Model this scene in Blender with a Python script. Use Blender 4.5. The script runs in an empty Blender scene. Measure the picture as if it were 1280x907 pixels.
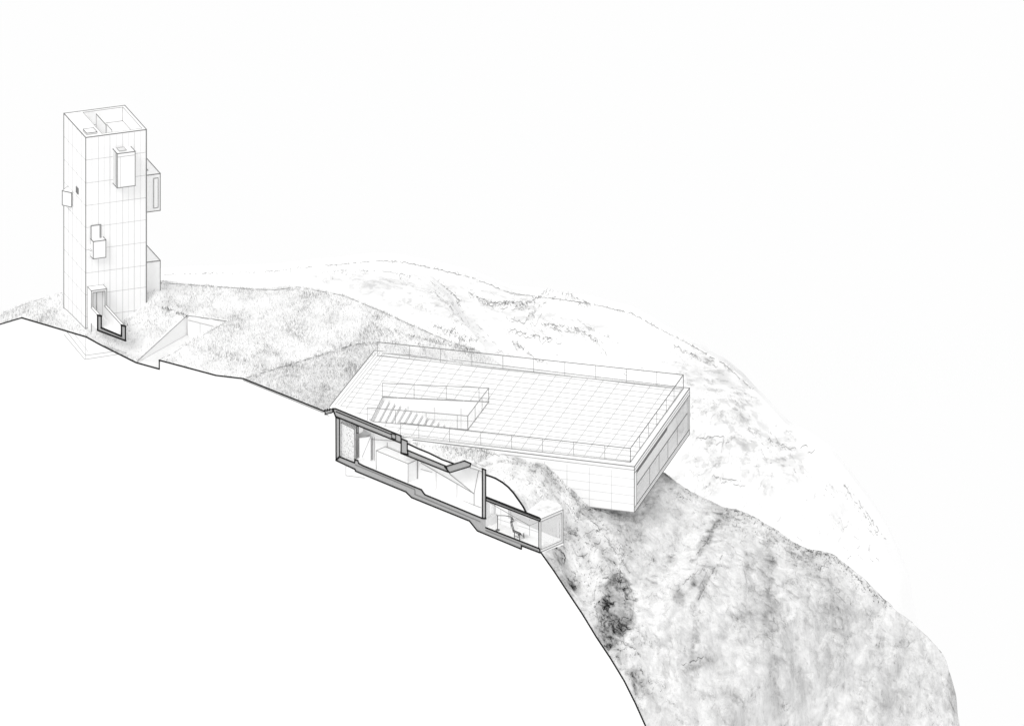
import bpy, bmesh, math, random
import numpy as np
from mathutils import Vector, noise
from mathutils.geometry import tessellate_polygon
from mathutils.bvhtree import BVHTree
random.seed(7)
rng = np.random.default_rng(7)
sc = bpy.context.scene
col = sc.collection

# ------------------------------------------------------------------ drawing geometry
K = 0.06                      # metres per unit of the 1280 wide plan sheet
SE = 0.42; CE = math.sqrt(1 - SE * SE)
Z0 = 9.87                     # the roof deck is at height 0
M = 0.41 / 0.42               # the cut plane runs along (1, -M)
ML = math.sqrt(1 + M * M)
N = Vector((M / ML, 1 / ML, 0))   # from the cut plane into the hill
CX, CY = 640.0, 453.5
def at_z(px, py, z):
    return Vector(((px - CX) * K, ((CY - py) * K - (z - Z0) * CE) / SE, z))
def at_y(px, py, y):
    return Vector(((px - CX) * K, y, ((CY - py) * K - y * SE) / CE + Z0))
def at_t(px, py, t=0.0):
    x = (px - CX) * K
    return at_y(px, py, -M * x + ML * t)
sec = at_t
def topx(v):
    return (v[0] / K + CX, CY - (v[1] * SE + (v[2] - Z0) * CE) / K)
def tdist(x, y):
    return (y + M * x) / ML

# ------------------------------------------------------------------ materials
def new_mat(name):
    m = bpy.data.materials.new(name); m.use_nodes = True
    nt = m.node_tree
    return m, nt, nt.nodes['Principled BSDF']
def flat(name, c, rough=0.8, var=0.0, scale=3.0):
    m, nt, b = new_mat(name)
    c = c if isinstance(c, tuple) else (c, c, c)
    b.inputs['Base Color'].default_value = (*c, 1)
    b.inputs['Roughness'].default_value = rough
    b.inputs['Specular IOR Level'].default_value = 0.1
    if var > 0:
        n = nt.nodes.new('ShaderNodeTexNoise'); n.inputs['Scale'].default_value = scale; n.inputs['Detail'].default_value = 6
        g = nt.nodes.new('ShaderNodeNewGeometry')
        nt.links.new(g.outputs['Position'], n.inputs['Vector'])
        r = nt.nodes.new('ShaderNodeMapRange')
        r.inputs['From Min'].default_value = 0.3; r.inputs['From Max'].default_value = 0.7
        r.inputs['To Min'].default_value = 1 - var; r.inputs['To Max'].default_value = 1 + var * 0.3
        nt.links.new(n.outputs['Fac'], r.inputs['Value'])
        mx = nt.nodes.new('ShaderNodeVectorMath'); mx.operation = 'SCALE'
        mx.inputs[0].default_value = c
        nt.links.new(r.outputs['Result'], mx.inputs['Scale'])
        nt.links.new(mx.outputs['Vector'], b.inputs['Base Color'])
    return m
PAPER = flat('white_plaster', 0.93, var=0.015, scale=1.3)
EARTH = flat('white_cut_earth', 0.92, var=0.01, scale=0.3)
CUT = flat('grey_cut_concrete', 0.41, var=0.14, scale=9.0)
INK = flat('black_ink', 0.012)
GREY = flat('grey_ink', 0.21)
MID = flat('mid_grey_ink', 0.32)
FAINT = flat('faint_grey_ink', 0.40)
TILE = flat('tile_joint_grey', 0.56)
SHADEGREY = flat('dark_grey_metal', 0.22, var=0.2, scale=14)
PALEGREY = flat('pale_grey_board', 0.72, var=0.05)
G1 = flat('grass_light', 0.46); G2 = flat('grass_mid', 0.29); G3 = flat('grass_dark', 0.12)

def glass_mat():
    m = bpy.data.materials.new('pale_clear_glass'); m.use_nodes = True
    nt = m.node_tree; nt.nodes.clear()
    o = nt.nodes.new('ShaderNodeOutputMaterial')
    tr = nt.nodes.new('ShaderNodeBsdfTransparent'); tr.inputs['Color'].default_value = (0.985, 0.985, 0.985, 1)
    df = nt.nodes.new('ShaderNodeBsdfTranslucent'); df.inputs['Color'].default_value = (0.95, 0.95, 0.95, 1)
    d2 = nt.nodes.new('ShaderNodeBsdfDiffuse'); d2.inputs['Color'].default_value = (0.95, 0.95, 0.95, 1)
    a = nt.nodes.new('ShaderNodeMixShader'); a.inputs[0].default_value = 0.5
    nt.links.new(df.outputs[0], a.inputs[1]); nt.links.new(d2.outputs[0], a.inputs[2])
    mx = nt.nodes.new('ShaderNodeMixShader'); mx.inputs[0].default_value = 0.07
    nt.links.new(tr.outputs[0], mx.inputs[1]); nt.links.new(a.outputs[0], mx.inputs[2])
    nt.links.new(mx.outputs[0], o.inputs['Surface'])
    return m
GLASS = glass_mat()

def stipple_mat():
    m, nt, b = new_mat('stippled_stone')
    g = nt.nodes.new('ShaderNodeNewGeometry')
    n = nt.nodes.new('ShaderNodeTexNoise'); n.inputs['Scale'].default_value = 9; n.inputs['Detail'].default_value = 3
    nt.links.new(g.outputs['Position'], n.inputs['Vector'])
    r = nt.nodes.new('ShaderNodeMapRange'); r.inputs['From Min'].default_value = 0.55; r.inputs['From Max'].default_value = 0.68
    r.inputs['To Min'].default_value = 0.78; r.inputs['To Max'].default_value = 0.28
    nt.links.new(n.outputs['Fac'], r.inputs['Value'])
    nt.links.new(r.outputs['Result'], b.inputs['Base Color'])
    b.inputs['Roughness'].default_value = 0.9
    return m
STIPPLE = stipple_mat()

def math_node(nt, op, a, b=None, clamp=False):
    n = nt.nodes.new('ShaderNodeMath'); n.operation = op; n.use_clamp = clamp
    for i, v in enumerate((a, b)):
        if v is None: continue
        if isinstance(v, (int, float)): n.inputs[i].default_value = v
        else: nt.links.new(v, n.inputs[i])
    return n.outputs[0]
def noise_node(nt, scale, vec_scale=(1, 1, 1), detail=5, rough=0.55, dist=0.0):
    g = nt.nodes.new('ShaderNodeNewGeometry')
    mp = nt.nodes.new('ShaderNodeMapping'); mp.inputs['Scale'].default_value = vec_scale
    nt.links.new(g.outputs['Position'], mp.inputs['Vector'])
    n = nt.nodes.new('ShaderNodeTexNoise'); n.inputs['Scale'].default_value = scale
    n.inputs['Detail'].default_value = detail; n.inputs['Roughness'].default_value = rough; n.inputs['Distortion'].default_value = dist
    nt.links.new(mp.outputs[0], n.inputs['Vector'])
    return n.outputs['Fac']
def ramp(nt, v, a, b, lo=0.0, hi=1.0):
    r = nt.nodes.new('ShaderNodeMapRange'); r.interpolation_type = 'SMOOTHSTEP'
    r.inputs['From Min'].default_value = a; r.inputs['From Max'].default_value = b
    r.inputs['To Min'].default_value = lo; r.inputs['To Max'].default_value = hi
    nt.links.new(v, r.inputs['Value'])
    return r.outputs['Result']
def attr(nt, name):
    a = nt.nodes.new('ShaderNodeAttribute'); a.attribute_name = name
    return a.outputs['Fac']
def finish_tone(nt, b, fac, light, dark):
    mx = nt.nodes.new('ShaderNodeMix'); mx.data_type = 'RGBA'
    nt.links.new(fac, mx.inputs['Factor'])
    mx.inputs['A'].default_value = (light, light, light, 1); mx.inputs['B'].default_value = (dark, dark, dark, 1)
    nt.links.new(mx.outputs['Result'], b.inputs['Base Color'])
    b.inputs['Roughness'].default_value = 0.95; b.inputs['Specular IOR Level'].default_value = 0.0

def rock_mat():
    m, nt, b = new_mat('streaked_pale_rock')
    stain_shade, broken = attr(nt, 'stain_shade'), attr(nt, 'broken')
    mul = lambda a, c: math_node(nt, 'MULTIPLY', a, c)
    add = lambda a, c: math_node(nt, 'ADD', a, c)
    wash = ramp(nt, noise_node(nt, 0.30, (1, 1, 0.38), 7, 0.58, 0.2), 0.38, 0.66)
    streak = ramp(nt, noise_node(nt, 1.25, (1, 1, 0.12), 6, 0.62, 0.15), 0.48, 0.72)
    blot = ramp(nt, noise_node(nt, 0.9, (1, 1, 0.5), 10, 0.70, 0.3), 0.50, 0.62)
    patch = ramp(nt, noise_node(nt, 0.55, (1.3, 1.3, 0.5), 9, 0.66, 0.5), 0.53, 0.58)
    speck = ramp(nt, noise_node(nt, 5.0, (1, 1, 0.6), 6, 0.75), 0.55, 0.68)
    hatch = ramp(nt, noise_node(nt, 9.0, (1, 1, 0.12), 4, 0.7), 0.45, 0.70)
    weave = ramp(nt, noise_node(nt, 12.0, (.15, .15, 1), 3, 0.7), 0.45, 0.70)
    # thin cracks
    g = nt.nodes.new('ShaderNodeNewGeometry'); n = nt.nodes.new('ShaderNodeTexNoise'); n.inputs['Scale'].default_value = .8; n.inputs['Detail'].default_value = 6
    nt.links.new(g.outputs['Position'], n.inputs['Vector'])
    mx = nt.nodes.new('ShaderNodeVectorMath'); mx.operation = 'SCALE'; mx.inputs['Scale'].default_value = 2.2
    nt.links.new(n.outputs['Color'], mx.inputs[0])
    ad = nt.nodes.new('ShaderNodeVectorMath'); ad.operation = 'ADD'
    nt.links.new(g.outputs['Position'], ad.inputs[0]); nt.links.new(mx.outputs[0], ad.inputs[1])
    mp = nt.nodes.new('ShaderNodeMapping'); mp.inputs['Scale'].default_value = (1, 1, .45); nt.links.new(ad.outputs[0], mp.inputs['Vector'])
    vo = nt.nodes.new('ShaderNodeTexVoronoi'); vo.feature = 'DISTANCE_TO_EDGE'; vo.inputs['Scale'].default_value = .55
    nt.links.new(mp.outputs[0], vo.inputs['Vector'])
    crack = ramp(nt, vo.outputs['Distance'], 0.045, 0.0)
    crack = mul(crack, ramp(nt, noise_node(nt, .6, (1, 1, 1), 4, .6), .50, .66))
    hollow = attr(nt, 'hollow')
    f = mul(wash, 0.07)
    f = add(f, mul(streak, 0.08))
    for sc_, a_, b_, k_, zs in ((.33, .50, .512, .040, .22), (.62, .51, .522, .048, .18), (1.2, .53, .545, .06, .2), (2.3, .55, .57, .04, .25), (4.2, .57, .60, .03, .3), (.15, .49, .51, .055, .3), (.22, .52, .535, .05, .5)):
        f = add(f, mul(ramp(nt, noise_node(nt, sc_, (1, .9, zs), 9, 0.64, 0.1), a_, b_), k_))
    # pencil edges round the washes
    for sc_, k_ in ((.55, .24), (1.1, .28), (2.0, .22)):
        n_ = noise_node(nt, sc_, (1.1, 1, .24), 8, .6, 0.0)
        e_ = ramp(nt, math_node(nt, 'ABSOLUTE', math_node(nt, 'SUBTRACT', n_, .5)), .012, .0)
        f = add(f, mul(mul(e_, ramp(nt, noise_node(nt, .9, (1, 1, .8), 3, .6), .52, .66)), add(mul(broken, .35), k_)))
    f = add(f, mul(hatch, 0.03)); f = add(f, mul(mul(hatch, wash), 0.07)); f = add(f, mul(mul(weave, streak), 0.08))
    f = add(f, mul(crack, add(mul(broken, .25), .10)))
    f = add(f, mul(mul(speck, blot), add(mul(broken, 0.70), 0.06)))
    f = add(f, mul(blot, add(mul(broken, 0.12), .02)))
    f = add(f, mul(stain_shade, add(add(mul(blot, 0.35), mul(crack, .7)), add(mul(speck, .5), .62))))
    vo2 = nt.nodes.new('ShaderNodeTexVoronoi'); vo2.feature = 'DISTANCE_TO_EDGE'; vo2.inputs['Scale'].default_value = .62
    nt.links.new(ad.outputs[0], vo2.inputs['Vector'])
    edge2 = ramp(nt, vo2.outputs['Distance'], .16, .0)
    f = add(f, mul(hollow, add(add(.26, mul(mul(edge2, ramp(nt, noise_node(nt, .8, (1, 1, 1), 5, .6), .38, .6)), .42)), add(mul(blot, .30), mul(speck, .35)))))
    f = math_node(nt, 'MULTIPLY', f, 1.0, True)
    finish_tone(nt, b, f, 0.91, 0.02)
    bp = nt.nodes.new('ShaderNodeBump'); bp.inputs['Strength'].default_value = .6; bp.inputs['Distance'].default_value = .35
    nt.links.new(add(mul(noise_node(nt, .9, (1, 1, .45), 6, .6, .0), 1.0), mul(vo.outputs['Distance'], 1.2)), bp.inputs['Height'])
    nt.links.new(bp.outputs[0], b.inputs['Normal'])
    return m
def turf_mat():
    m, nt, b = new_mat('pale_stippled_turf')
    stain_shade = attr(nt, 'stain_shade')
    wash = ramp(nt, noise_node(nt, 0.5, (1, 1, 1), 5), 0.4, 0.7)
    dots = ramp(nt, noise_node(nt, 5.5, (1, 1, 1), 4, 0.75), 0.52, 0.72)
    f = math_node(nt, 'ADD', math_node(nt, 'MULTIPLY', wash, 0.10), math_node(nt, 'MULTIPLY', dots, 0.12))
    f = math_node(nt, 'ADD', f, math_node(nt, 'MULTIPLY', stain_shade, math_node(nt, 'ADD', math_node(nt, 'MULTIPLY', dots, 0.5), 0.3)), True)
    finish_tone(nt, b, f, 0.83, 0.08)
    return m
def hill_mat():
    m, nt, b = new_mat('white_far_rock')
    stain_shade = attr(nt, 'stain_shade')
    blot = ramp(nt, noise_node(nt, 0.35, (1, 1, 0.5), 8, 0.65, 0.1), 0.44, 0.66)
    streak = ramp(nt, noise_node(nt, 1.0, (1, 1, 0.25), 6, 0.65, 0.1), 0.50, 0.60)
    f = math_node(nt, 'ADD', math_node(nt, 'MULTIPLY', blot, 0.55), math_node(nt, 'MULTIPLY', streak, 0.6))
    f = math_node(nt, 'MULTIPLY', math_node(nt, 'MULTIPLY', math_node(nt, 'ADD', f, 0.40), 0.54), stain_shade, True)
    for sc_, k_ in ((.30, .30), (.6, .38), (1.1, .34)):
        n_ = noise_node(nt, sc_, (1.1, 1, .4), 8, .62, 0.0)
        e_ = ramp(nt, math_node(nt, 'ABSOLUTE', math_node(nt, 'SUBTRACT', n_, .5)), .010, .0)
        gate = ramp(nt, noise_node(nt, .45, (1, 1, .8), 3, .6), .48, .62)
        f = math_node(nt, 'ADD', f, math_node(nt, 'MULTIPLY', math_node(nt, 'MULTIPLY', e_, gate), math_node(nt, 'MULTIPLY', k_, ramp(nt, stain_shade, 0.0, .3))), True)
    finish_tone(nt, b, f, 0.975, 0.22)
    return m
ROCK, TURF, HILL = rock_mat(), turf_mat(), hill_mat()

# ------------------------------------------------------------------ mesh builder
class MB:
    def __init__(self):
        self.v = []; self.f = []; self.mi = []; self.mats = []
    def m(self, mat):
        if mat not in self.mats: self.mats.append(mat)
        return self.mats.index(mat)
    def face(self, pts, mat):
        i = len(self.v); self.v += [tuple(p) for p in pts]
        self.f.append(tuple(range(i, i + len(pts)))); self.mi.append(self.m(mat))
    def hexa(self, b, t, mat):            # bottom ring, top ring
        i = len(self.v); n = len(b); self.v += [tuple(p) for p in b] + [tuple(p) for p in t]
        fs = [tuple(range(i, i + n))[::-1], tuple(range(i + n, i + 2 * n))]
        fs += [(i + j, i + (j + 1) % n, i + n + (j + 1) % n, i + n + j) for j in range(n)]
        self.f += fs; self.mi += [self.m(mat)] * len(fs)
    def prism(self, poly, vec, mat, cap=None, holes=()):
        """any outline (concave too, with holes) swept by a vector; the first cap may differ"""
        rings = [[Vector(p) for p in poly]] + [[Vector(p) for p in h] for h in holes]
        vec = Vector(vec) if not callable(vec) else vec
        sh = (lambda p: p + vec) if not callable(vec) else vec
        tris = tessellate_polygon(rings)
        flatv = [p for r in rings for p in r]
        i = len(self.v); n = len(flatv)
        self.v += [tuple(p) for p in flatv] + [tuple(sh(p)) for p in flatv]
        for t in tris:
            self.f.append((i + t[0], i + t[1], i + t[2])); self.mi.append(self.m(cap or mat))
            self.f.append((i + n + t[2], i + n + t[1], i + n + t[0])); self.mi.append(self.m(mat))
        o = 0
        for r in rings:
            for j in range(len(r)):
                a, b_ = i + o + j, i + o + (j + 1) % len(r)
                self.f.append((a, b_, b_ + n, a + n)); self.mi.append(self.m(mat))
            o += len(r)
    def bar(self, p, q, w, mat):
        p, q = Vector(p), Vector(q); d = q - p
        if d.length < 1e-5: return
        d.normalize()
        up = Vector((0, 0, 1)) if abs(d.z) < 0.9 else Vector((0, 1, 0))
        s = d.cross(up).normalized() * w / 2; u = s.cross(d).normalized() * w / 2
        p = p - d * w * 0.4; q = q + d * w * 0.4
        self.hexa([p - s - u, p + s - u, p + s + u, p - s + u], [q - s - u, q + s - u, q + s + u, q - s + u], mat)
    def line(self, pts, w, mat, closed=False):
        pts = list(pts)
        for a, b in zip(pts, pts[1:] + (pts[:1] if closed else [])): self.bar(a, b, w, mat)
    def tube(self, pts, r, mat, n=8):
        pts = [Vector(p) for p in pts]
        i = len(self.v)
        for j, p in enumerate(pts):
            d = (pts[min(j + 1, len(pts) - 1)] - pts[max(j - 1, 0)]).normalized()
            up = Vector((0, 0, 1)) if abs(d.z) < 0.9 else Vector((0, 1, 0))
            s = d.cross(up).normalized(); u = s.cross(d)
            for a in range(n):
                an = 2 * math.pi * a / n
                self.v.append(tuple(p + s * math.cos(an) * r + u * math.sin(an) * r))
        for j in range(len(pts) - 1):
            for a in range(n):
                b = (a + 1) % n
                self.f.append((i + j * n + a, i + j * n + b, i + (j + 1) * n + b, i + (j + 1) * n + a)); self.mi.append(self.m(mat))
        self.f.append(tuple(i + a for a in range(n))[::-1]); self.mi.append(self.m(mat))
        e = i + (len(pts) - 1) * n
        self.f.append(tuple(e + a for a in range(n))); self.mi.append(self.m(mat))
    def build(self, name, parent=None, label=None, recalc=True):
        me = bpy.data.meshes.new(name)
        org = Vector((0, 0, 0))
        if parent is not None: org = parent_loc(parent)
        elif self.v:
            a = np.array(self.v); org = Vector((*((a.min(0) + a.max(0)) / 2)[:2], a[:, 2].min()))
        me.from_pydata([(x - org.x, y - org.y, z - org.z) for x, y, z in self.v], [], self.f)
        for mt in self.mats: me.materials.append(mt)
        me.polygons.foreach_set('material_index', self.mi)
        if recalc:
            bm = bmesh.new(); bm.from_mesh(me); bmesh.ops.recalc_face_normals(bm, faces=bm.faces); bm.to_mesh(me); bm.free()
        me.update()
        o = bpy.data.objects.new(name, me); col.objects.link(o)
        if parent is not None: o.parent = parent
        else: o.location = org
        o['_z'] = 0
        del o['_z']
        if label: o['label'] = label
        return o
def parent_loc(o):
    v = Vector((0, 0, 0))
    while o is not None: v = v + o.location; o = o.parent
    return v
def thing(name, label, cat, loc, group=None):
    o = bpy.data.objects.new(name, None); col.objects.link(o); o.location = loc
    o.empty_display_size = 0.3
    o['label'] = label; o['category'] = cat
    if group: o['group'] = group
    return o
def setting(o, label, cat, kind='structure'):
    o['kind'] = kind; o['label'] = label; o['category'] = cat
    return o

# ------------------------------------------------------------------ terrain
R0s = [(-80, 430), (0, 405), (27, 397), (108, 421), (170, 453), (199, 450), (270, 469), (304, 473), (406, 514), (500, 549),
       (510, 554.4), (536, 566), (566, 579), (607, 593.2), (635, 608.5), (657, 639), (676, 690), (710, 740), (745, 795), (780, 850), (807, 907), (860, 1010)]
R0 = [sec(*p) for p in R0s] + [at_y(970, 1050, -3.0), at_y(1100, 1060, -2.0), at_y(1240, 1070, -2.0)]
extra0 = {13.4: (619.5, 597.5), 14.55: (647.3, 623.3), 3.25: (124, 430)}
R2 = [at_z(*p) for p in [(-80, 412, -5.6), (0, 391, -4.3), (40, 376, -3.4), (110, 358, -2.0), (200, 352, -1.0), (245, 355, -.7), (320, 360, -.3),
      (372, 357, 0), (430, 368, .2), (480, 389, .2), (510, 403, .2), (545, 418, .1), (597, 437, -.1), (650, 472, -1.4), (730, 522, -3.1),
      (790, 567, -4.3), (830, 590, -4.3), (862, 613, -5), (905, 632, -5.8), (940, 643, -6.2), (1000, 681, -8), (1045, 695, -8.6),
      (1110, 752, -11.5), (1182, 826, -16), (1206, 950, -23)]]
A_, B_, C_, D_, E_ = (at_z(408, 513, 0), at_z(500, 547.5, 0), at_z(793, 583, 0), at_z(862, 485, 0), at_z(468, 438, 0))
def on_wall(px, py):          # the point of the pavilion's front wall plane seen there
    x = (px - CX) * K
    y = B_.y + (C_.y - B_.y) * (x - B_.x) / (C_.x - B_.x)
    return at_y(px, py, y)
R1 = [(a + b) / 2 for a, b in zip(R0, R2)]
for i, p in {10: (530, 555), 11: (562, 557), 12: (605, 563), 13: (645, 571), 14: (682, 580), 15: (703, 599), 16: (735, 632)}.items():
    R1[i] = on_wall(*p)
R1[17] = at_z(778, 668, -5.2)
R1[18] += Vector((0, 0, 0.5)); R1[3] += Vector((0, 0, 0.15)); R1[5] += Vector((0, 0, .2)); R1[6] += Vector((0, 0, .35)); R1[7] += Vector((0, 0, .15)); R1[8] += Vector((0, 0, .1))
for i in range(19, 25): R1[i] += Vector((0, -0.9, 1.6))
R3 = [p + Vector((0.6, 3.5, -2.5 - 0.35 * i)) for i, p in enumerate(R2)]

def rail(pts, av, smooth, extra=None):
    ks = [(float(i), np.array(p)) for i, p in enumerate(pts)]
    if extra: ks += [(a, np.array(sec(*p))) for a, p in extra.items()]; ks.sort(key=lambda t: t[0])
    ka = np.array([a for a, _ in ks]); kp = np.array([p for _, p in ks])
    out = np.stack([np.interp(av, ka, kp[:, c]) for c in range(3)], 1)
    if smooth:
        i = np.clip(np.floor(av).astype(int), 0, len(kp) - 2); f = (av - i)[:, None]
        p0, p1, p2, p3 = kp[np.maximum(i - 1, 0)], kp[i], kp[i + 1], kp[np.minimum(i + 2, len(kp) - 1)]
        out = 0.5 * ((2 * p1) + (-p0 + p2) * f + (2 * p0 - 5 * p1 + 4 * p2 - p3) * f ** 2 + (-p0 + 3 * p1 - 3 * p2 + p3) * f ** 3)
    return out
NA = 28
av = np.arange(0, 24 * NA + 1) / NA
bv = np.concatenate([np.linspace(0, 1, 91)[:-1], np.linspace(1, 2, 121)[:-1], np.linspace(2, 3, 14)])
q0, q1, q2, q3 = rail(R0, av, False, extra0), rail(R1, av, False), rail(R2, av, True), rail(R3, av, True)
def loft(b):
    if b <= 2:
        # quadratic blend through the three rails, softened towards straight pieces
        s = b / 2
        quad = q0 * (1 - s) * (1 - 2 * s) + q1 * 4 * s * (1 - s) + q2 * s * (2 * s - 1)
        lin = q0 * (1 - b) + q1 * b if b <= 1 else q1 * (2 - b) + q2 * (b - 1)
        return quadw * quad + (1 - quadw) * lin
    return q2 * (3 - b) + q3 * (b - 2)
quadw = (0.45 * np.clip(np.where(av < 12, 8.9 - av, av - 16.2) * 2, 0, 1))[:, None]
G = np.stack([loft(b) for b in bv], 0)            # rows x columns x 3
nr, nc = G.shape[:2]; SPLIT0 = int(11 * NA)
rockw = np.clip((av - 12.3) / 1.5, 0, 1)          # how rocky each column is
for r in range(nr):
    b = bv[r]
    edge = min(1.0, b / 0.25)
    for c in range(nc):
        x, y, z = G[r, c]; w = rockw[c]
        n1 = noise.noise(Vector((x * .22, y * .22, z * .12)))
        dz = 0.12 * n1 + 0.05 * noise.noise(Vector((x * 1.1, y * 1.1, 3)))
        if w > 0:
            cl = min(1.0, max(0.0, (av[c] - 16) / 2.0))
            f1 = 1 - abs(noise.noise(Vector((x * .33 + 5, y * .33, z * .11)))) * 2
            f2 = noise.fractal(Vector((x * .9, y * .9, z * .55)), 0.8, 2.1, 5)
            f3 = 1 - abs(noise.noise(Vector((x * .8, y * .8 + 9, z * .25)))) * 2
            out = (0.75 * f1 * cl + 0.28 * f2 + 0.25 * f3 * cl - 0.25 * cl) * w * edge
            crest = min(1.0, max(0.0, abs(b - 2) / .3)) * .6 + .4
            hold = 1.0
            if b > 1.8 and av[c] > 16.2: out += .55 * noise.fractal(Vector((x * 1.3, y * 1.3, z * .4 + 3)), .7, 2.2, 5) * w
            if av[c] < 16.5: hold = 0.35
            if cl > 0:
                d_, _p = noise.voronoi(Vector((x * .55, y * .55, z * .30)))
                d2_, _q = noise.voronoi(Vector((x * 1.3, y * 1.3, z * .75)))
                out += (1.5 * (d_[1] - d_[0]) + .6 * (d2_[1] - d2_[0]) - .55) * cl * edge
            out *= crest * hold
            G[r, c, 0] += -0.25 * out * cl; G[r, c, 1] += -0.8 * out * cl; G[r, c, 2] += out * (1 - cl) * .6 + 0.25 * out * cl
        G[r, c, 2] += dz * edge * (1 - w)
# a low bank against the tower's right hand corner
TF, TR, TL, TB = (at_z(107, 172, 13.5), at_z(183, 162, 13.5), at_z(80, 142, 13.5), at_z(155, 132, 13.5))
e1 = TR - TF; e2 = TL - TF
bk = TF + e1 * 1.12 + e2 * 0.12
dd = ((G[..., 0] - bk.x) / 1.5) ** 2 + ((G[..., 1] - bk.y) / 2.2) ** 2
G[..., 2] += 1.25 * np.exp(-dd) * np.clip(bv, 0, .35)[:, None] / .35

lk = sec(703, 690) + N * 1.9
ld = ((G[..., 0] - lk.x) / 1.5) ** 2 + ((G[..., 1] - lk.y) / 1.7) ** 2
G[..., 2] -= 1.5 * np.exp(-ld ** 1.5) * np.clip(bv / .2, 0, 1)[:, None] * np.clip((av - 14.5) / 1.2, 0, 1)[None, :]

td = (G[..., 1] + M * G[..., 0]) / ML; ud = (G[..., 0] - N.x * td) / K + CX
rz = sec(657.5, 640).z + .06
onroof = (td > 99) & (td < 2.7) & (ud > 656) & (ud < 674)
G[..., 2] = np.where(onroof, np.maximum(G[..., 2], rz - .02 + .14 * np.clip(td - .4, 0, 1.2)), G[..., 2])
PXY = np.stack([G[..., 0] / K + CX, CY - (G[..., 1] * SE + (G[..., 2] - Z0) * CE) / K], -1)
def blobs(P, items, warp=None, ex=1.3):
    s = np.zeros(P.shape[:2])
    if warp is not None: P = P + warp
    for (x, y, rx, ry, rot, amp) in items:
        c_, s_ = math.cos(math.radians(rot)), math.sin(math.radians(rot))
        dx, dy = P[..., 0] - x, P[..., 1] - y
        u = (dx * c_ + dy * s_) / rx; v = (-dx * s_ + dy * c_) / ry
        s = s + amp * np.exp(-(u * u + v * v) ** ex)
    return s
WARP = np.zeros(PXY.shape)
for r in range(nr):
    for c in range(SPLIT0, nc):
        v = Vector(G[r, c])
        WARP[r, c, 0] = noise.fractal(v * .8, .9, 2.2, 4) * 7; WARP[r, c, 1] = noise.fractal(v * .7 + Vector((7, 3, 1)), .9, 2.2, 4) * 9
stain_shade = blobs(PXY, [(751, 768, 5, 12, 0, .35), (778, 786, 6, 12, 10, .35), (757, 800, 8, 14, 0, .25), (770, 646, 36, 11, 8, .30), (806, 652, 12, 20, 0, .2), (712, 735, 14, 16, 20, .40),  # rock stains, plus shade painted under the pavilion overhang and in the grotto
    (700, 690, 8, 40, -20, .26), (690, 705, 20, 16, 0, .22), (725, 690, 6, 40, -25, .2), (745, 680, 5, 34, -30, .22), (730, 640, 14, 12, 40, .35), (690, 600, 14, 7, 40, .4), (660, 582, 18, 6, 15, .25), (718, 618, 9, 9, 40, .3),
    (960, 750, 7, 90, 0, .26), (966, 850, 9, 50, 0, .22), (948, 790, 26, 40, 0, .14), (1042, 765, 18, 26, 0, .22), (1046, 830, 14, 20, 0, .16), (930, 780, 10, 60, 20, .10), (905, 655, 6, 20, 22, .2),
    (878, 735, 4, 22, 28, .55), (886, 670, 4.5, 26, 32, .60), (862, 730, 4, 18, 35, .4), (850, 745, 8, 8, 0, .4), (895, 705, 8, 6, 0, .2), (935, 700, 4, 36, -8, .24), (868, 800, 3.5, 26, 6, .45), (872, 828, 18, 4, -25, .4), (835, 700, 10, 5, -50, .2),
    (820, 640, 12, 22, -10, .25), (1000, 690, 24, 12, 30, .28), (1020, 715, 20, 8, 40, .2), (1140, 795, 22, 26, 0, .18), (1192, 850, 10, 60, 0, .22), (1120, 880, 30, 14, 20, .14), (1060, 830, 14, 50, 0, .10), (915, 880, 10, 40, 0, .14),
    (800, 850, 8, 26, -30, .40), (790, 862, 5, 12, -30, .5), (775, 822, 8, 20, -30, .45), (838, 598, 12, 6, 35, .55), (905, 630, 22, 5, 20, .2), (1000, 800, 190, 120, 30, .11), (1050, 760, 120, 60, 35, .07)], WARP)
hollow = np.clip(blobs(PXY, [(772, 742, 22, 20, 0, 1.0), (768, 768, 22, 22, 10, 1.0), (758, 790, 15, 22, 15, .9), (782, 775, 10, 16, 0, .8), (690, 706, 12, 10, 0, .3), (706, 735, 12, 14, 0, .45), (752, 812, 10, 14, 20, .45), (783, 700, 8, 26, 10, .28), (760, 700, 8, 18, -20, .25), (778, 668, 24, 9, 10, .3), (800, 800, 10, 16, -20, .35), (790, 845, 7, 14, -25, .4)], WARP, 3.0), 0, 1)  # grotto shade painted as darker rock, over a shallow real recess
broken = blobs(PXY, [(740, 700, 60, 90, -20, 1.0), (700, 620, 50, 40, 20, .9), (620, 575, 60, 20, 10, .8), (790, 830, 40, 60, -30, .9), (890, 640, 60, 20, 25, .7), (1010, 690, 60, 25, 35, .6), (840, 600, 24, 16, 0, 1)])
G[..., 1] += .7 * hollow * np.clip(bv / .3, 0, 1)[:, None] * np.clip(rockw, 0, 1)[None, :]
# the triangle of denser turf beside the deck
def inside(poly, x, y):
    r = np.zeros(np.shape(x), bool); n = len(poly)
    for i in range(n):
        (x1, y1), (x2, y2) = poly[i][:2], poly[(i + 1) % n][:2]
        cnd = ((y1 > y) != (y2 > y)) & (x < (x2 - x1) * (y - y1) / (y2 - y1 + 1e-12) + x1)
        r ^= cnd
    return r

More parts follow.
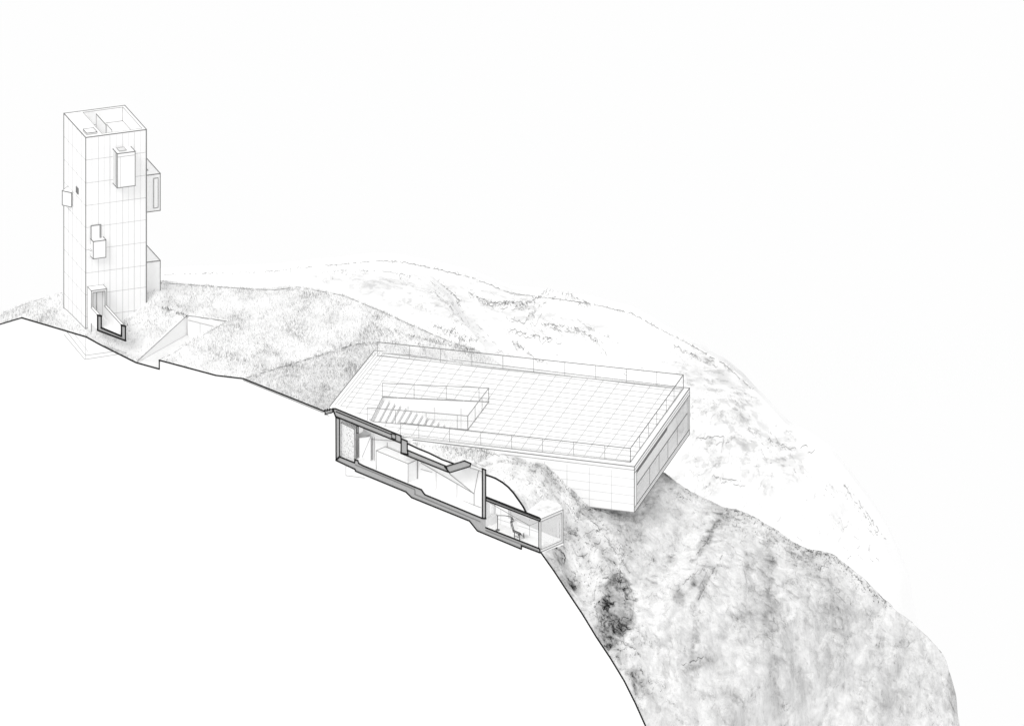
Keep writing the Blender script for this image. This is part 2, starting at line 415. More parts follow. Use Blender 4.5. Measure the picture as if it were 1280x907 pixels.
def surf_bvh(G):
    r, c = G.shape[:2]
    idx = np.arange(r * c).reshape(r, c)
    quads = np.stack([idx[:-1, :-1], idx[:-1, 1:], idx[1:, 1:], idx[1:, :-1]], -1).reshape(-1, 4)
    return BVHTree.FromPolygons([tuple(v) for v in G.reshape(-1, 3)], [tuple(int(i) for i in q) for q in quads]), quads
bvh, quads = surf_bvh(G)
VD = Vector((0, CE, -SE))
def drop(px, py, tree=None):
    p = at_z(px, py, 0) - VD * 200
    h = (tree or bvh).ray_cast(p, VD)
    return h[0]
def ground_z(x, y):
    h = bvh.ray_cast(Vector((x, y, 60)), Vector((0, 0, -1)))
    return h[0].z if h[0] else None

dense = [sec(304, 473), drop(385, 447), drop(452, 429), drop(476, 425), at_z(470, 440, 0), at_z(408, 514, 0)]
dn = inside([p[:2] for p in dense], G[..., 0], G[..., 1])
stain_shade[dn] += 0.12
stain_shade += blobs(PXY, [(395, 500, 40, 18, 20, .25), (440, 450, 20, 40, 35, .12), (205, 380, 14, 4, 0, .5), (130, 395, 100, 22, 15, .05)]) * (rockw[None, :] < .5)

trench = [sec(170, 453), sec(199, 450), drop(283, 401), drop(234, 394)]
deck_hole = None

def terrain_mesh(name, c0, c1, mat):
    sub = G[:, c0:c1 + 1]; r, c = sub.shape[:2]
    idx = np.arange(r * c).reshape(r, c)
    q = np.stack([idx[:-1, :-1], idx[:-1, 1:], idx[1:, 1:], idx[1:, :-1]], -1).reshape(-1, 4)
    me = bpy.data.meshes.new(name)
    me.from_pydata([tuple(v) for v in sub.reshape(-1, 3)], [], [tuple(int(i) for i in f) for f in q])
    for nm, arr in (('stain_shade', stain_shade), ('broken', broken), ('hollow', hollow)):
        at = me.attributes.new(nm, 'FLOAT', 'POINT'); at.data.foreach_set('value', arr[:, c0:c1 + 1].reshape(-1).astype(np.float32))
    me.materials.append(mat)
    o = bpy.data.objects.new(name, me); col.objects.link(o)
    return o
def cut_out(o, polys, zmin=-1e9, zmax=1e9):
    bm = bmesh.new(); bm.from_mesh(o.data)
    for poly in polys:
        xs = [p[0] for p in poly]; ys = [p[1] for p in poly]
        x0, x1, y0, y1 = min(xs) - .5, max(xs) + .5, min(ys) - .5, max(ys) + .5
        for i in range(len(poly)):
            p, q = Vector((*poly[i][:2], 0)), Vector((*poly[(i + 1) % len(poly)][:2], 0))
            d = q - p; nrm = Vector((d.y, -d.x, 0)).normalized()
            fs = [f for f in bm.faces if x0 < f.verts[0].co.x < x1 and y0 < f.verts[0].co.y < y1]
            ge = set(fs)
            for f in fs: ge.update(f.edges); ge.update(f.verts)
            bmesh.ops.bisect_plane(bm, geom=list(ge), plane_co=p, plane_no=nrm, dist=1e-4)
        cs = [(f, f.calc_center_median()) for f in bm.faces]
        ins = inside([p[:2] for p in poly], np.array([c.x for _, c in cs]), np.array([c.y for _, c in cs]))
        bmesh.ops.delete(bm, geom=[f for (f, c), k in zip(cs, ins) if k and zmin < c.z < zmax], context='FACES')
    bmesh.ops.recalc_face_normals(bm, faces=bm.faces)
    if sum(f.normal.z for f in bm.faces) < 0: bmesh.ops.reverse_faces(bm, faces=bm.faces)
    for f in bm.faces: f.smooth = True
    bm.to_mesh(o.data); bm.free()

f1 = (C_ - B_).normalized(); f2 = Vector((-f1.y, f1.x, 0))
f2 = (D_ - C_).normalized()
LEN2 = (D_ - C_).length
def dk(p, q, z=0.0):          # deck coordinates: p leftwards from the right edge, q inwards from the front edge
    v = C_ - f1 * p + f2 * q
    return Vector((v.x, v.y, z))
foot = [A_ + Vector((.25, .1, 0)), sec(503.5, 548, -0.3), B_ + f2 * .25 + f1 * .2, C_ + f2 * .25 - f1 * .3, D_ - f2 * .3 - f1 * .3, E_ - f2 * .25 + f1 * .35]
RET = N * 2.42     # side of the lookout room, running back from the cut
lookout = [sec(657.5, 640), sec(676.5, 690), Vector(sec(676.5, 690)) + N * 2.41, Vector(sec(657.5, 640)) + N * 2.41]
sky_hole = [sec(581, 578), sec(604, 586), Vector(sec(604, 586)) + N * .5, Vector(sec(581, 578)) + N * .5]
SPLIT = int(12.5 * NA)
ground = terrain_mesh('ground', 0, SPLIT, TURF)
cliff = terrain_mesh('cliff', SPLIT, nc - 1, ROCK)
cut_out(ground, [trench, sky_hole]); cut_out(ground, [foot], -3.65)
cut_out(cliff, [sky_hole]); cut_out(cliff, [lookout], zmax=sec(657.5, 640).z + .03); cut_out(cliff, [foot], -3.65)
setting(ground, 'pale stippled grassy hilltop between the tower and the sunken pavilion', 'ground')
setting(cliff, 'streaked grey and white rock face falling away below the pavilion', 'cliff')

rzl = sec(640, 633.3).z + .02
# cut face of the earth on the section plane
mb = MB()
prof_l = [(-80, 430), (0, 405), (27, 397), (108, 421), (124, 430), (170, 453), (199, 461), (199, 450), (270, 469), (304, 473), (406, 514)]
under = [(406, 518), (419.8, 524), (420, 575), (443.8, 586.2), (444.3, 588.4), (507.3, 614.4), (514.4, 621.4), (584, 650), (586.8, 650.6), (596.7, 663), (651.7, 685.8), (651.7, 681.5), (675, 690.4)]
prof_r = [(676, 690), (693, 714), (710, 740), (728, 767), (745, 795), (763, 822), (780, 850), (794, 878), (807, 907), (860, 1010)]
poly = prof_l + under + prof_r
low = [sec(x, y) for x, y in poly] + [Vector((sec(860, 1010).x, sec(860, 1010).y, -48)), Vector((sec(-80, 430).x, sec(-80, 430).y, -48))]
mb.prism(low, lambda p: p + N * .5 - Vector((0, 0, .6)), EARTH)
mb.line([sec(*p, -.02) for p in prof_l], .085, INK)
mb.line([sec(*p, -.02) for p in prof_r], .085, INK)
mb.line([sec(304, 475, -.02), sec(404, 515.5, -.02)], .045, MID)
# footing of the tower and a buried duct scratched into the cut face
for pl in ([(84, 415), (107, 444), (150, 438)], [(80, 418), (106, 449), (158, 441), (128, 431)], [(107, 418), (107, 448)], [(92, 416), (110, 439)]):
    mb.line([sec(*p, -.01) for p in pl], .035, TILE if len(pl) == 2 else FAINT)
mb.line([sec(*p, -.01) for p in [(432.3, 582), (432.3, 594), (456, 597)]], .035, FAINT)
setting(mb.build('cut_earth'), 'blank white cut face of the hill under a bold black ground line', 'earth')
# soil lying over the buried roof
mb = MB()
soil = [(509, 551.6), (510, 554.4), (523, 560.5), (536.4, 565.9), (552.3, 573.8), (567, 579.2), (557.6, 582.4), (509.2, 562.3)]
mb.prism([sec(*p) for p in soil], lambda p: p + N * .4 - Vector((0, 0, .3)), EARTH)
mb.line([sec(*p, -.02) for p in soil[1:6]], .09, INK)
arc = [(607.2, 593.2), (613, 595), (619.5, 597.5), (628, 602.5), (635.4, 608.5), (642, 615.8), (647.3, 623.3), (651, 628.5), (654.2, 633.3), (657.2, 639.2)]
mb.prism([sec(*p) for p in arc + [(607.2, 620)]], lambda p: p + N * .3 - Vector((0, 0, .3)), EARTH)
mb.line([sec(*p, -.02) for p in arc], .10, INK)
setting(mb.build('cut_soil'), 'white cut soil mounded over the buried rooms', 'earth')

me_v, me_f = [], []
for j in range(25):
    for i in range(25):
        t = .75 + 1.72 * j / 24; u = 656.5 + 17.8 * i / 24
        p = sec(u, 0) + N * t
        e = min(1, j / 5, (24 - i) / 3)
        h = rzl + e * (.10 + .16 * (j / 24) + .10 * noise.noise(Vector((p.x * 2.2, p.y * 2.2, 5)))) - .03
        me_v.append((p.x, p.y, h))
for j in range(24):
    for i in range(24): me_f.append((j * 25 + i, j * 25 + i + 1, (j + 1) * 25 + i + 1, (j + 1) * 25 + i))
mb = MB(); mb.v = me_v; mb.f = me_f; mb.mats = [ROCK]; mb.mi = [0] * len(me_f)
setting(mb.build('ledge'), 'speckled stony soil lying over the roof of the small glazed lookout room', 'soil')

# ------------------------------------------------------------------ sunken entrance in the turf
t0, t1, t2, t3 = trench
zl0, zf1 = sec(170, 453).z, sec(199, 461).z
b0, b1 = Vector((t0.x, t0.y, zl0 - .05)), Vector((t1.x, t1.y, zf1))
b3 = t3 - Vector((0, 0, 24 * K / CE)); b2 = Vector((t2.x, t2.y, b3.z))
ent = thing('sunken_entrance', 'white sunken doorway at the end of a grassy cutting beside the tower', 'entrance', (b3.x, b3.y, b3.z))
mb = MB()
mb.prism([b3, b2, Vector((t2.x, t2.y, t2.z)), Vector((t3.x, t3.y, t3.z))], (t3 - t0).normalized() * .09, PAPER)
off = -VD * .02
jm = b3.lerp(b2, .29)
mb.line([b3, b2], .04, FAINT); mb.line([b3, t3], .035, TILE); mb.line([t3, t2], .04, FAINT)
mb.build('end_wall', ent)
mb = MB()
dw = (b2 - b3).normalized(); dn_ = Vector((dw.y, -dw.x, 0)); 
if dn_.y > 0: dn_ = -dn_
p0 = b3 + dw * .15 + dn_ * .06; p1 = b3 + dw * 2.3 + dn_ * .06; hh = Vector((0, 0, 1.25))
mb.prism([p0, p1, p1 + hh, p0 + hh], dn_ * .04, PAPER)
pm = p0.lerp(p1, .48) + dn_ * .04
mb.line([p0 + hh + dn_ * .04, p1 + hh + dn_ * .04], .03, FAINT); mb.line([pm, pm + hh], .03, FAINT)
mb.build('door', ent)
mb = MB()
mb.prism([t0, t3, b3, b0], Vector((-.08, -.01, -.02)), PAPER); mb.line([t0, t3], .045, FAINT); mb.line([b0, b3], .035, TILE)
mb.build('side_wall', ent)
mb = MB()
mb.prism([t1, t2, b2, b1], Vector((.25, .02, -.04)), PAPER); mb.line([t1, t2], .045, FAINT)
mb.build('side_wall', ent)
mb = MB()
mb.prism([b0 + N * .03, b1 + N * .03, b2, b3], Vector((0, 0, -.03)), TURF)
mb.build('floor', ent)

# ------------------------------------------------------------------ tower
gz = -2.3
tw = thing('tower', 'tall white square tower with projecting boxes on the grassy hilltop', 'tower', (TF + e1 * .5 + e2 * .5) * 1.0 - Vector((0, 0, 13.5 - gz)))
def T(a, b, z):
    v = TF + e1 * a + e2 * b
    return Vector((v.x, v.y, z))
def tf(px, py, b=0.0):        # a point of the plane b storeys in front of the entrance face
    a = (px - 107 - 27 * b) / 76; y0 = 172 - 10 * a + 30 * b
    return T(a, -b, 13.5 - (py - y0) * K / CE)
ZT = 13.5; ZB = -5.0
mb = MB()
ring = lambda a0, a1, b0, b1, z: [T(a0, b0, z), T(a1, b0, z), T(a1, b1, z), T(a0, b1, z)]
mb.hexa(ring(0, 1, 0, 1, ZB), ring(0, 1, 0, 1, ZT - 1.15), PAPER)
mb.prism(ring(0, 1, 0, 1, ZT), (0, 0, -1.15 - .001), PAPER, holes=[ring(.29, .95, .06, .95, ZT)])
W = .058
o_ = -.004
mb.line(ring(0, 1, 0, 1, ZT), W, GREY, True)
mb.line(ring(.29, .95, .06, .95, ZT), .035, FAINT, True)
for a, b, w_ in ((0, 0, .06), (1, 0, .08), (0, 1, .09)): mb.bar(T(a, b, ZB + 2.0), T(a, b, ZT), w_, GREY)
for (p, q) in (((0, 1), (0, 0)), ((0, 0), (.2, 0))):
    gp = []
    for i in range(9):
        v = T(p[0] + (q[0] - p[0]) * i / 8, p[1] + (q[1] - p[1]) * i / 8, 0); gp.append(Vector((v.x, v.y, (ground_z(v.x - .05, v.y - .05) or gz) + .03)))
    mb.line(gp, .05, MID)
for a in (.21, .40, .61, .80): mb.bar(T(a, 0, ZB + 2), T(a, 0, ZT - .1), .03, TILE)
for b in (.2, .4, .6, .8): mb.bar(T(0, b, ZB + 2), T(0, b, ZT - .1), .045, TILE)
for y in (200.3, 229, 257, 284.6, 312.6, 341.4, 368.6, 396):
    z = ZT - (y - 172) * K / CE
    mb.bar(T(0, 0, z), T(1, 0, z), .03, TILE); mb.bar(T(0, 0, z), T(0, 1, z), .032, TILE)
for a in (.105, .305, .505, .705, .9): mb.bar(T(a, 0, ZB + 2), T(a, 0, ZT - .1), .014, TILE)
# wall-floor seams of the roof terrace
mb.line([T(.29, .95, ZT - 1.14), T(.95, .95, ZT - 1.14), T(.95, .06, ZT - 1.14)], .045, MID)
mb.bar(T(.95, .95, ZT - 1.14), T(.95, .95, ZT), .045, MID)
mb.build('wall', tw)
mb = MB()
mb.hexa(ring(.46, .475, .35, .80, ZT - 1.14), ring(.46, .475, .35, .80, ZT + .05), PAPER)
mb.line([T(.46, .35, ZT - 1.1), T(.46, .35, ZT + .05), T(.46, .80, ZT + .05), T(.46, .8, ZT - 1.1)], .045, GREY)
mb.line([T(.475, .12, ZT - 1.1), T(.475, .12, ZT + .05), T(.475, .35, ZT + .05)], .045, MID)
mb.build('screen_wall', tw)
mb = MB()
mb.hexa(ring(.05, .22, .09, .26, ZT + .005), ring(.05, .22, .09, .26, ZT + .14), PAPER)
mb.line(ring(.05, .22, .09, .26, ZT + .14), .045, GREY, True); mb.line(ring(.05, .22, .09, .26, ZT + .02), .03, MID, True)
mb.build('roof_hatch', tw)
def boxed(a0, a1, b0, b1, z0, z1, name, w=.055, faces=True, ink=GREY, parent=tw):
    mb = MB()
    mb.hexa(ring(a0, a1, b0, b1, z0), ring(a0, a1, b0, b1, z1), PAPER)
    mb.line(ring(a0, a1, b0, b1, z1), w, ink, True); mb.line(ring(a0, a1, b0, b1, z0), w, ink, True)
    for a in (a0, a1):
        for b in (b0, b1): mb.bar(T(a, b, z0), T(a, b, z1), w, ink)
    return mb
def alz(px, py, b):
    a = (px - 107 - 27 * b) / 76
    return a, ZT - (py - (172 - 10 * a + 30 * b)) * K / CE
# upper bay on the entrance face
a0, z1 = alz(146.6, 192.3, .2); a1, _ = alz(169, 189.4, .2); _, z0 = alz(146.6, 235, .2)
mb = boxed(a0, a1, -.2, .02, z0, z1, 'bay')
mb.line([T(a0 - .003, -.165, z0), T(a0 - .003, -.165, z1)], .05, MID)
mb.bar(T(a0, -.203, z1 - .28), T(a1, -.203, z1 - .28), .025, FAINT); mb.bar(T(a0 + .05, -.203, z0), T(a0 + .05, -.203, z1 - .28), .02, TILE)
bay = mb.build('bay_window', tw)
mb = MB()
mb.hexa(ring(a0 + .05, a0 + .17, -.15, -.03, z1 + .005), ring(a0 + .05, a0 + .17, -.15, -.03, z1 + .1), PALEGREY)
mb.line(ring(a0 + .05, a0 + .17, -.15, -.03, z1 + .1), .03, MID, True)
mb.build('roof_light', bay)
mb = MB()
mb.prism([T(a0 - .004, -.15, z0 + .1), T(a0 - .004, -.04, z0 + .1), T(a0 - .004, -.04, z1 - .1), T(a0 - .004, -.15, z1 - .1)], -e1 * .006, PALEGREY)
mb.build('pane', bay)
# window slot and balcony box on the entrance face
mb = MB()
s = [tf(113.5, 282), tf(125.8, 280.3), tf(125.8, 303), tf(113.5, 305)]
mb.prism([p - e2 * .003 for p in s], -e2 * .006, PAPER, cap=PAPER)
mb.line([p - e2 * .012 for p in s], .05, GREY, True)
mb.line([tf(124.5, 281) - e2 * .012, tf(124.5, 303) - e2 * .012], .04, MID)
mb.build('window', tw)
a0, z1 = alz(116.5, 302, .12); a1, _ = alz(132.4, 300, .12); _, z0 = alz(116.5, 323.6, .12)
mb = boxed(a0, a1, -.12, .02, z0, z1, 'box'); mb.build('balcony', tw)
mb = MB()
mb.hexa(ring(a0 - .035, a0 - .004, -.07, .01, z0 + .35), ring(a0 - .035, a0 - .004, -.07, .01, z0 + .6), PAPER)
mb.line(ring(a0 - .035, a0 - .004, -.07, .01, z0 + .6), .03, FAINT, True)
mb.build('spout', tw)
# side boxes beyond the right hand corner
for (py1, py0) in ((217, 263), (325.6, 369)):
    a1, z1 = alz(200.4, py1, -.25); _, z0 = alz(200.4, py0, -.25)
    mb = boxed(.99, a1, .25, .97, z0, z1, 'bay')
    if py1 < 300:
        mb.line([T(.99, .42, z1 + .01), T(a1 - .14, .42, z1 + .01), T(a1 - .14, .9, z1 + .01)], .04, MID)
    bay = mb.build('bay_window', tw)
    if py1 < 300:
        mb = MB()
        q = [tf(192, 223, -.25), tf(197.5, 222.2, -.25), tf(197.5, 259, -.25), tf(192, 260, -.25)]
        mb.prism([p - e2 * .002 for p in q], -e2 * .005, PAPER); mb.line([p - e2 * .008 for p in q], .045, MID, True)
        mb.build('pane', bay)
# little turned box on the left face
mb = MB()
l1, l2 = at_y(77.8, 238.5, 35.2), at_y(89.3, 241, 34.84)
bk_ = Vector((.46, .89, 0)) * 1.0; hh = Vector((0, 0, -17.8 * K / CE)); hi = Vector((0, 0, -.3))
mb.hexa([l1 + hh, l2 + hh, l2 + hh + bk_, l1 + hh + bk_], [l1, l2, l2 + bk_, l1 + bk_], PAPER)
mb.line([l1, l2, l2 + hh, l1 + hh], .055, GREY, True); mb.bar(l1, l1 + bk_, .04, MID); mb.bar(l2, l2 + bk_, .04, MID)
mb.build('bay_window', tw)
mb = MB()
lb = (107 - 97) / 27
zc = ZT - (238 - (172 - 30 * lb)) * K / CE
q = [T(0, lb - .05, zc - .22), T(0, lb + .05, zc - .22), T(0, lb + .05, zc + .24), T(0, lb - .05, zc + .24)]
mb.prism([p - e1 * .002 for p in q], -e1 * .006, SHADEGREY); mb.line([p - e1 * .009 for p in q], .04, GREY, True)
mb.build('window', tw)
# porch with double door
a0, z1 = alz(114, 363.3, .17); a1, _ = alz(133.4, 360.3, .17)
zf = sec(126, 410).z
mb = MB()
th = .028; zi = z1 - .18
mb.hexa(ring(a0, a0 + th, -.17, 0, -4), ring(a0, a0 + th, -.17, 0, z1), PAPER)
mb.hexa(ring(a1 - th, a1, -.17, 0, -4), ring(a1 - th, a1, -.17, 0, z1), PAPER)
mb.hexa(ring(a0 + th, a1 - th, -.17, 0, zi), ring(a0 + th, a1 - th, -.17, 0, z1), PAPER)
mb.hexa(ring(a0 + th, a1 - th, -.17, 0, -4), ring(a0 + th, a1 - th, -.17, 0, zf), PAPER)
mb.line([T(a0, -.172, -2.2), T(a0, -.172, z1), T(a1, -.172, z1), T(a1, -.172, -.6)], .05, GREY)
mb.line([T(a0 + th, -.172, zf), T(a0 + th, -.172, zi), T(a1 - th, -.172, zi), T(a1 - th, -.172, zf)], .05, GREY)
mb.line([T(a0, -.17, z1), T(a0, 0, z1), T(a1, 0, z1), T(a1, -.17, z1)], .045, MID)
mb.bar(T(a0, -.005, z1), T(a0, -.005, -3), .035, FAINT)
porch = mb.build('porch', tw)
am = (a0 + a1) / 2
for (p, q) in ((a0 + th, am - .003), (am + .003, a1 - th)):
    mb = MB()
    mb.hexa(ring(p, q, -.06, -.03, zf + .01), ring(p, q, -.06, -.03, zi - .01), PAPER)
    mb.line([T(p, -.062, zf), T(p, -.062, zi), T(q, -.062, zi), T(q, -.062, zf)], .03, FAINT)
    d = mb.build('door', porch)

# footbridge cut through on its way to the tower door
br = thing('footbridge', 'short white trough footbridge to the tower door, its cut end outlined in black', 'footbridge', sec(139, 419))
U = [(122, 393.8), (126.6, 394.8), (126.6, 409.6), (151.8, 420), (151.8, 406.2), (156.8, 407.7), (156.8, 425.6), (122, 412.5)]
def to_porch(p):
    d = p - TF; det = e1.x * e2.y - e1.y * e2.x
    b = (e1.x * d.y - e1.y * d.x) / det
    return p + e2 * max(0.0, (-.175 - b))
def bridge_piece(name, idx, ink=True):
    mb = MB(); pl = [sec(*U[i]) if not isinstance(i, tuple) else sec(*i) for i in idx]
    mb.prism(pl, to_porch, PAPER, cap=CUT)
    return mb, pl
mb, pl = bridge_piece('parapet', [0, 1, 2, (122, 407.6)])
mb.line([sec(*p, -.02) for p in [(122, 411), U[0], U[1], U[2]]], .105, INK); mb.line([pl[0], to_porch(pl[0])], .045, FAINT); mb.line([pl[1], to_porch(pl[1])], .045, MID)
mb.build('parapet', br)
mb, pl = bridge_piece('parapet', [3, 4, 5, (156.8, 422)])
mb.line([sec(*p, -.02) for p in [U[3], U[4], U[5], (156.8, 424)]], .105, INK)
for i in (1, 2): mb.line([pl[i], to_porch(pl[i])], .05, MID)
mb.build('parapet', br)
mb, pl = bridge_piece('deck', [(122, 407.8), 2, 3, (156.8, 422.2), 6, 7])
mb.line([sec(*p, -.02) for p in [U[2], U[3]]], .105, INK); mb.line([sec(*p, -.02) for p in [(156.8, 422), U[6], U[7], (122, 409)]], .105, INK)
mb.build('deck', br)

# ------------------------------------------------------------------ pavilion
H = 3.77
pv = thing('pavilion', 'low white pavilion with tiled roof terrace sunk into the cliff edge and cut open', 'building', dk(8, 6, -H))
# roof deck with the stair well
well = [at_z(463, 526.5, 0), at_z(584.7, 537, 0), at_z(611, 502.2, 0), at_z(478, 496.2, 0)]
Cp, Dp = C_, D_
off_t = .26
def clip_t(p, q, t):        # the point of segment p-q on the plane t behind the cut
    ta, tb = tdist(p.x, p.y), tdist(q.x, q.y)
    return p.lerp(q, (t - ta) / (tb - ta))
Bc = clip_t(C_, B_ - f1 * 1.2, off_t); Ac = clip_t(E_, A_ + (A_ - E_) * .1, off_t)
rd = [Ac, Bc, C_, D_, E_]
mb = MB()
mb.prism(rd, (0, 0, -.5), PAPER, holes=[well])
zc = .004
def dline(p, q, w, m): mb.bar(p + Vector((0, 0, zc)), q + Vector((0, 0, zc)), w, m)
dline(Bc, C_, .055, GREY); dline(C_, D_, .055, GREY); dline(D_, E_, .055, GREY); dline(E_, Ac, .055, GREY)
eb = [Vector((0, 0, -.28)), ]
mb.bar(Bc + eb[0], C_ + eb[0], .04, MID); mb.bar(C_ + eb[0], D_ + eb[0], .04, MID)
# border lines and tile joints, clipped to the terrace
el = (E_ - Ac).normalized(); ln_ = Vector((el.y, -el.x, 0))
def pq(v):
    d = v - C_; det = -f1.x * f2.y + f1.y * f2.x
    p = (d.x * f2.y - d.y * f2.x) / det; q = (-f1.x * d.y + f1.y * d.x) / det
    return p, q
inner = [Vector(v) for v in (Ac + ln_ * .75 + el * .2, Bc + f2 * .6 - f1 * .9, C_ + f2 * .62 - f1 * .5, D_ - f2 * .45 - f1 * .5, E_ - f2 * .3 + ln_ * .75)]
def clip_line(p, q, poly, hole):
    """pieces of p-q inside a convex outline and outside a convex hole"""
    def span(pl):
        lo, hi = 0.0, 1.0; n = len(pl); area = sum(pl[i].x * pl[(i + 1) % n].y - pl[(i + 1) % n].x * pl[i].y for i in range(n))
        for i in range(n):
            a, b = pl[i], pl[(i + 1) % n]; nx, ny = -(b.y - a.y), (b.x - a.x)
            if area < 0: nx, ny = -nx, -ny
            d0 = (p.x - a.x) * nx + (p.y - a.y) * ny; d1 = (q.x - a.x) * nx + (q.y - a.y) * ny
            if d0 < 0 and d1 < 0: return None
            if d0 * d1 < 0:
                t = d0 / (d0 - d1)
                if d0 < 0: lo = max(lo, t)
                else: hi = min(hi, t)
        return (lo, hi) if hi > lo else None
    s = span(poly)
    if not s: return []
    h = span(hole)
    if not h: return [s]
    r = []
    if h[0] > s[0]: r.append((s[0], min(h[0], s[1])))
    if h[1] < s[1]: r.append((max(h[1], s[0]), s[1]))
    return r
def jl(p, q, w, m):
    for a, b in clip_line(p, q, inner, well):
        if b - a > .003: mb.bar(p.lerp(q, a) + Vector((0, 0, .004)), p.lerp(q, b) + Vector((0, 0, .004)), w, m)
for i in range(1, 17): jl(dk(30, i * .86), dk(-5, i * .86), .068, TILE)
for i in range(0, 22): jl(dk(.5 + i * 1.22, -3), dk(.5 + i * 1.22, 20), .042, TILE)
for i in range(5):
    a, b = inner[i], inner[(i + 1) % 5]
    if i != 0: mb.bar(a, b, .035 if i != 3 else .05, FAINT if i != 3 else MID)
for d in (.28, .5): mb.bar(Ac + ln_ * d + el * .3, E_ + ln_ * d - el * .2, .035, FAINT)
mb.line(well, .045, MID, True)
deck = mb.build('roof_deck', pv)

# front wall
mb = MB()
def wl(px, z): 
    x = (px - CX) * K; s = (x - B_.x) / (C_.x - B_.x); v = B_ + (C_ - B_) * s
    return Vector((v.x, v.y, z))
wp = [wl(516, -.5), wl(516, -.75), wl(600, -.85), wl(640, -2.0), wl(690, -H), wl(793, -H), wl(793, -.5)]
mb.prism([p + f2 * .02 for p in wp], f2 * .3, PAPER)
fo = -f2 * .0
for px in (680.7, 708.6, 736.5, 764.4): mb.bar(wl(px, -.52) + f2 * .015, wl(px, -H) + f2 * .015, .026, TILE)
for i in (1, 2, 3, 4): mb.bar(wl(600 + 10 * i, -.35 - .69 * i) + f2 * .015, wl(793, -.35 - .69 * i) + f2 * .015, .022, TILE)
mb.bar(wl(690, -H), wl(793, -H), .05, MID); mb.bar(wl(793, -H), wl(793, 0), .06, GREY)
mb.build('front_wall', pv)
# floor plate and inner walls behind the long window
mb = MB()
mb.prism([dk(.25, .35, -H), dk(3.2, .35, -H), dk(3.2, LEN2 - .3, -H), dk(.25, LEN2 - .3, -H)], (0, 0, .25), PAPER)
mb.build('floor_slab', pv)
mb = MB()
mb.prism([dk(.9, .35, -H + .26), dk(.9, LEN2 - .3, -H + .26), dk(.9, LEN2 - .3, -.52), dk(.9, .35, -.52)], -f1 * .2, PAPER)
mb.build('partition_wall', pv)
mb = MB()
mb.prism([dk(.3, LEN2 - .3, -H), dk(17, LEN2 - .3, -H), dk(17, LEN2 - .3, -.52), dk(.3, LEN2 - .3, -.52)], f2 * .25, PAPER)
mb.build('rear_wall', pv)
# the long window in the right end
mb = MB()
def fac(s, z, d=0.0):       # s along the end, z height, d inwards
    v = C_ + f2 * (LEN2 * s) - f1 * d
    return Vector((v.x, v.y, z))
def fbox(s0, s1, z0, z1, d0, d1, mat, m=None):
    (m or mb).hexa([fac(s0, z0, d0), fac(s1, z0, d0), fac(s1, z0, d1), fac(s0, z0, d1)], [fac(s0, z1, d0), fac(s1, z1, d0), fac(s1, z1, d1), fac(s0, z1, d1)], mat)
fbox(.0, 1, -H, -H + .38, .005, .35, PAPER); fbox(.0, 1, -.54, -.502, .005, .35, PAPER)
fbox(.022, .04, -H + .382, -.542, .005, .35, PAPER); fbox(.975, 1.0, -H + .382, -.542, .005, .35, PAPER)
for z, w_, m_ in ((-H, .055, GREY), (-H + .38, .05, GREY), (-.54, .05, GREY), (-H + .2, .03, FAINT)): mb.bar(fac(0, z), fac(1, z), w_, m_)
for s in (0, 1): mb.bar(fac(s, -H), fac(s, 0), .055, GREY)
for s in (.04, .975): mb.bar(fac(s, -H + .38), fac(s, -.54), .045, GREY)
mb.bar(fac(.04, -1.95, .1), fac(.975, -1.95, .1), .05, GREY)
for s in (.30, .47, .63, .80): mb.bar(fac(s, -H + .38, .1), fac(s, -1.95, .1), .04, MID)
mb.bar(fac(.04, -.85, .1), fac(.975, -.85, .1), .03, FAINT)
win = mb.build('window_frame', pv)
ss = (.042, .30, .47, .63, .80, .973)
for s0, s1 in zip(ss, ss[1:]):
    g = MB(); g.hexa([fac(s0 + .002, -H + .4, .09), fac(s1 - .002, -H + .4, .09), fac(s1 - .002, -H + .4, .11), fac(s0 + .002, -H + .4, .11)],
                     [fac(s0 + .002, -1.99, .09), fac(s1 - .002, -1.99, .09), fac(s1 - .002, -1.99, .11), fac(s0 + .002, -1.99, .11)], GLASS)
    g.build('pane', win)
g = MB(); fbox(.042, .973, -1.91, -.55, .09, .11, GLASS, g); g.build('pane', win)
mb = MB()
q0_, q1_ = fac(.06, -1.02, .28), fac(.60, -1.02, .28)
fbox(.05, .60, -.86, -.56, .02, .08, SHADEGREY)
for i in range(26):
    s = .055 + .54 * i / 25; mb.bar(fac(s, -.85, .015), fac(s + .004, -.57, .015), .03, GREY)
mb.build('blind', pv)

# balustrades
def balustrade(pts, fr_list, h=1.13, parent=pv, ink=GREY, close=True):
    """pts: world corners at foot; fr_list: post fractions for each straight run"""
    up = Vector((0, 0, h)); mb = MB(); panes = []
    for (p, q), fr in zip(zip(pts, pts[1:]), fr_list):
        mb.bar(p + up, q + up, .05, ink); mb.bar(p, q, .045, MID)
        for f in fr: mb.bar(p.lerp(q, f), p.lerp(q, f) + up, .042, MID)
        for a, b in zip(fr, fr[1:]):
            x, y = p.lerp(q, a), p.lerp(q, b); d = (y - x).normalized()
            panes.append((x + d * .03 + Vector((0, 0, .04)), y - d * .03 + Vector((0, 0, .04))))
    o = mb.build('balustrade', parent)
    for x, y in panes:
        g = MB(); d = (y - x).normalized(); nn = Vector((d.y, -d.x, 0)) * .008; u = Vector((0, 0, h - .08))
        g.hexa([x - nn, y - nn, y + nn, x + nn], [x - nn + u, y - nn + u, y + nn + u, x + nn + u], GLASS)
        g.build('glass_panel', o)
    return o
def zero(v): return Vector((v.x, v.y, 0.02))
def run(xs, x0, x1): return [0.0] + [(x - x0) / (x1 - x0) for x in xs] + [1.0]
bl, fr_ = zero(at_z(472, 446, 0)), zero(at_z(788, 577.5, 0))
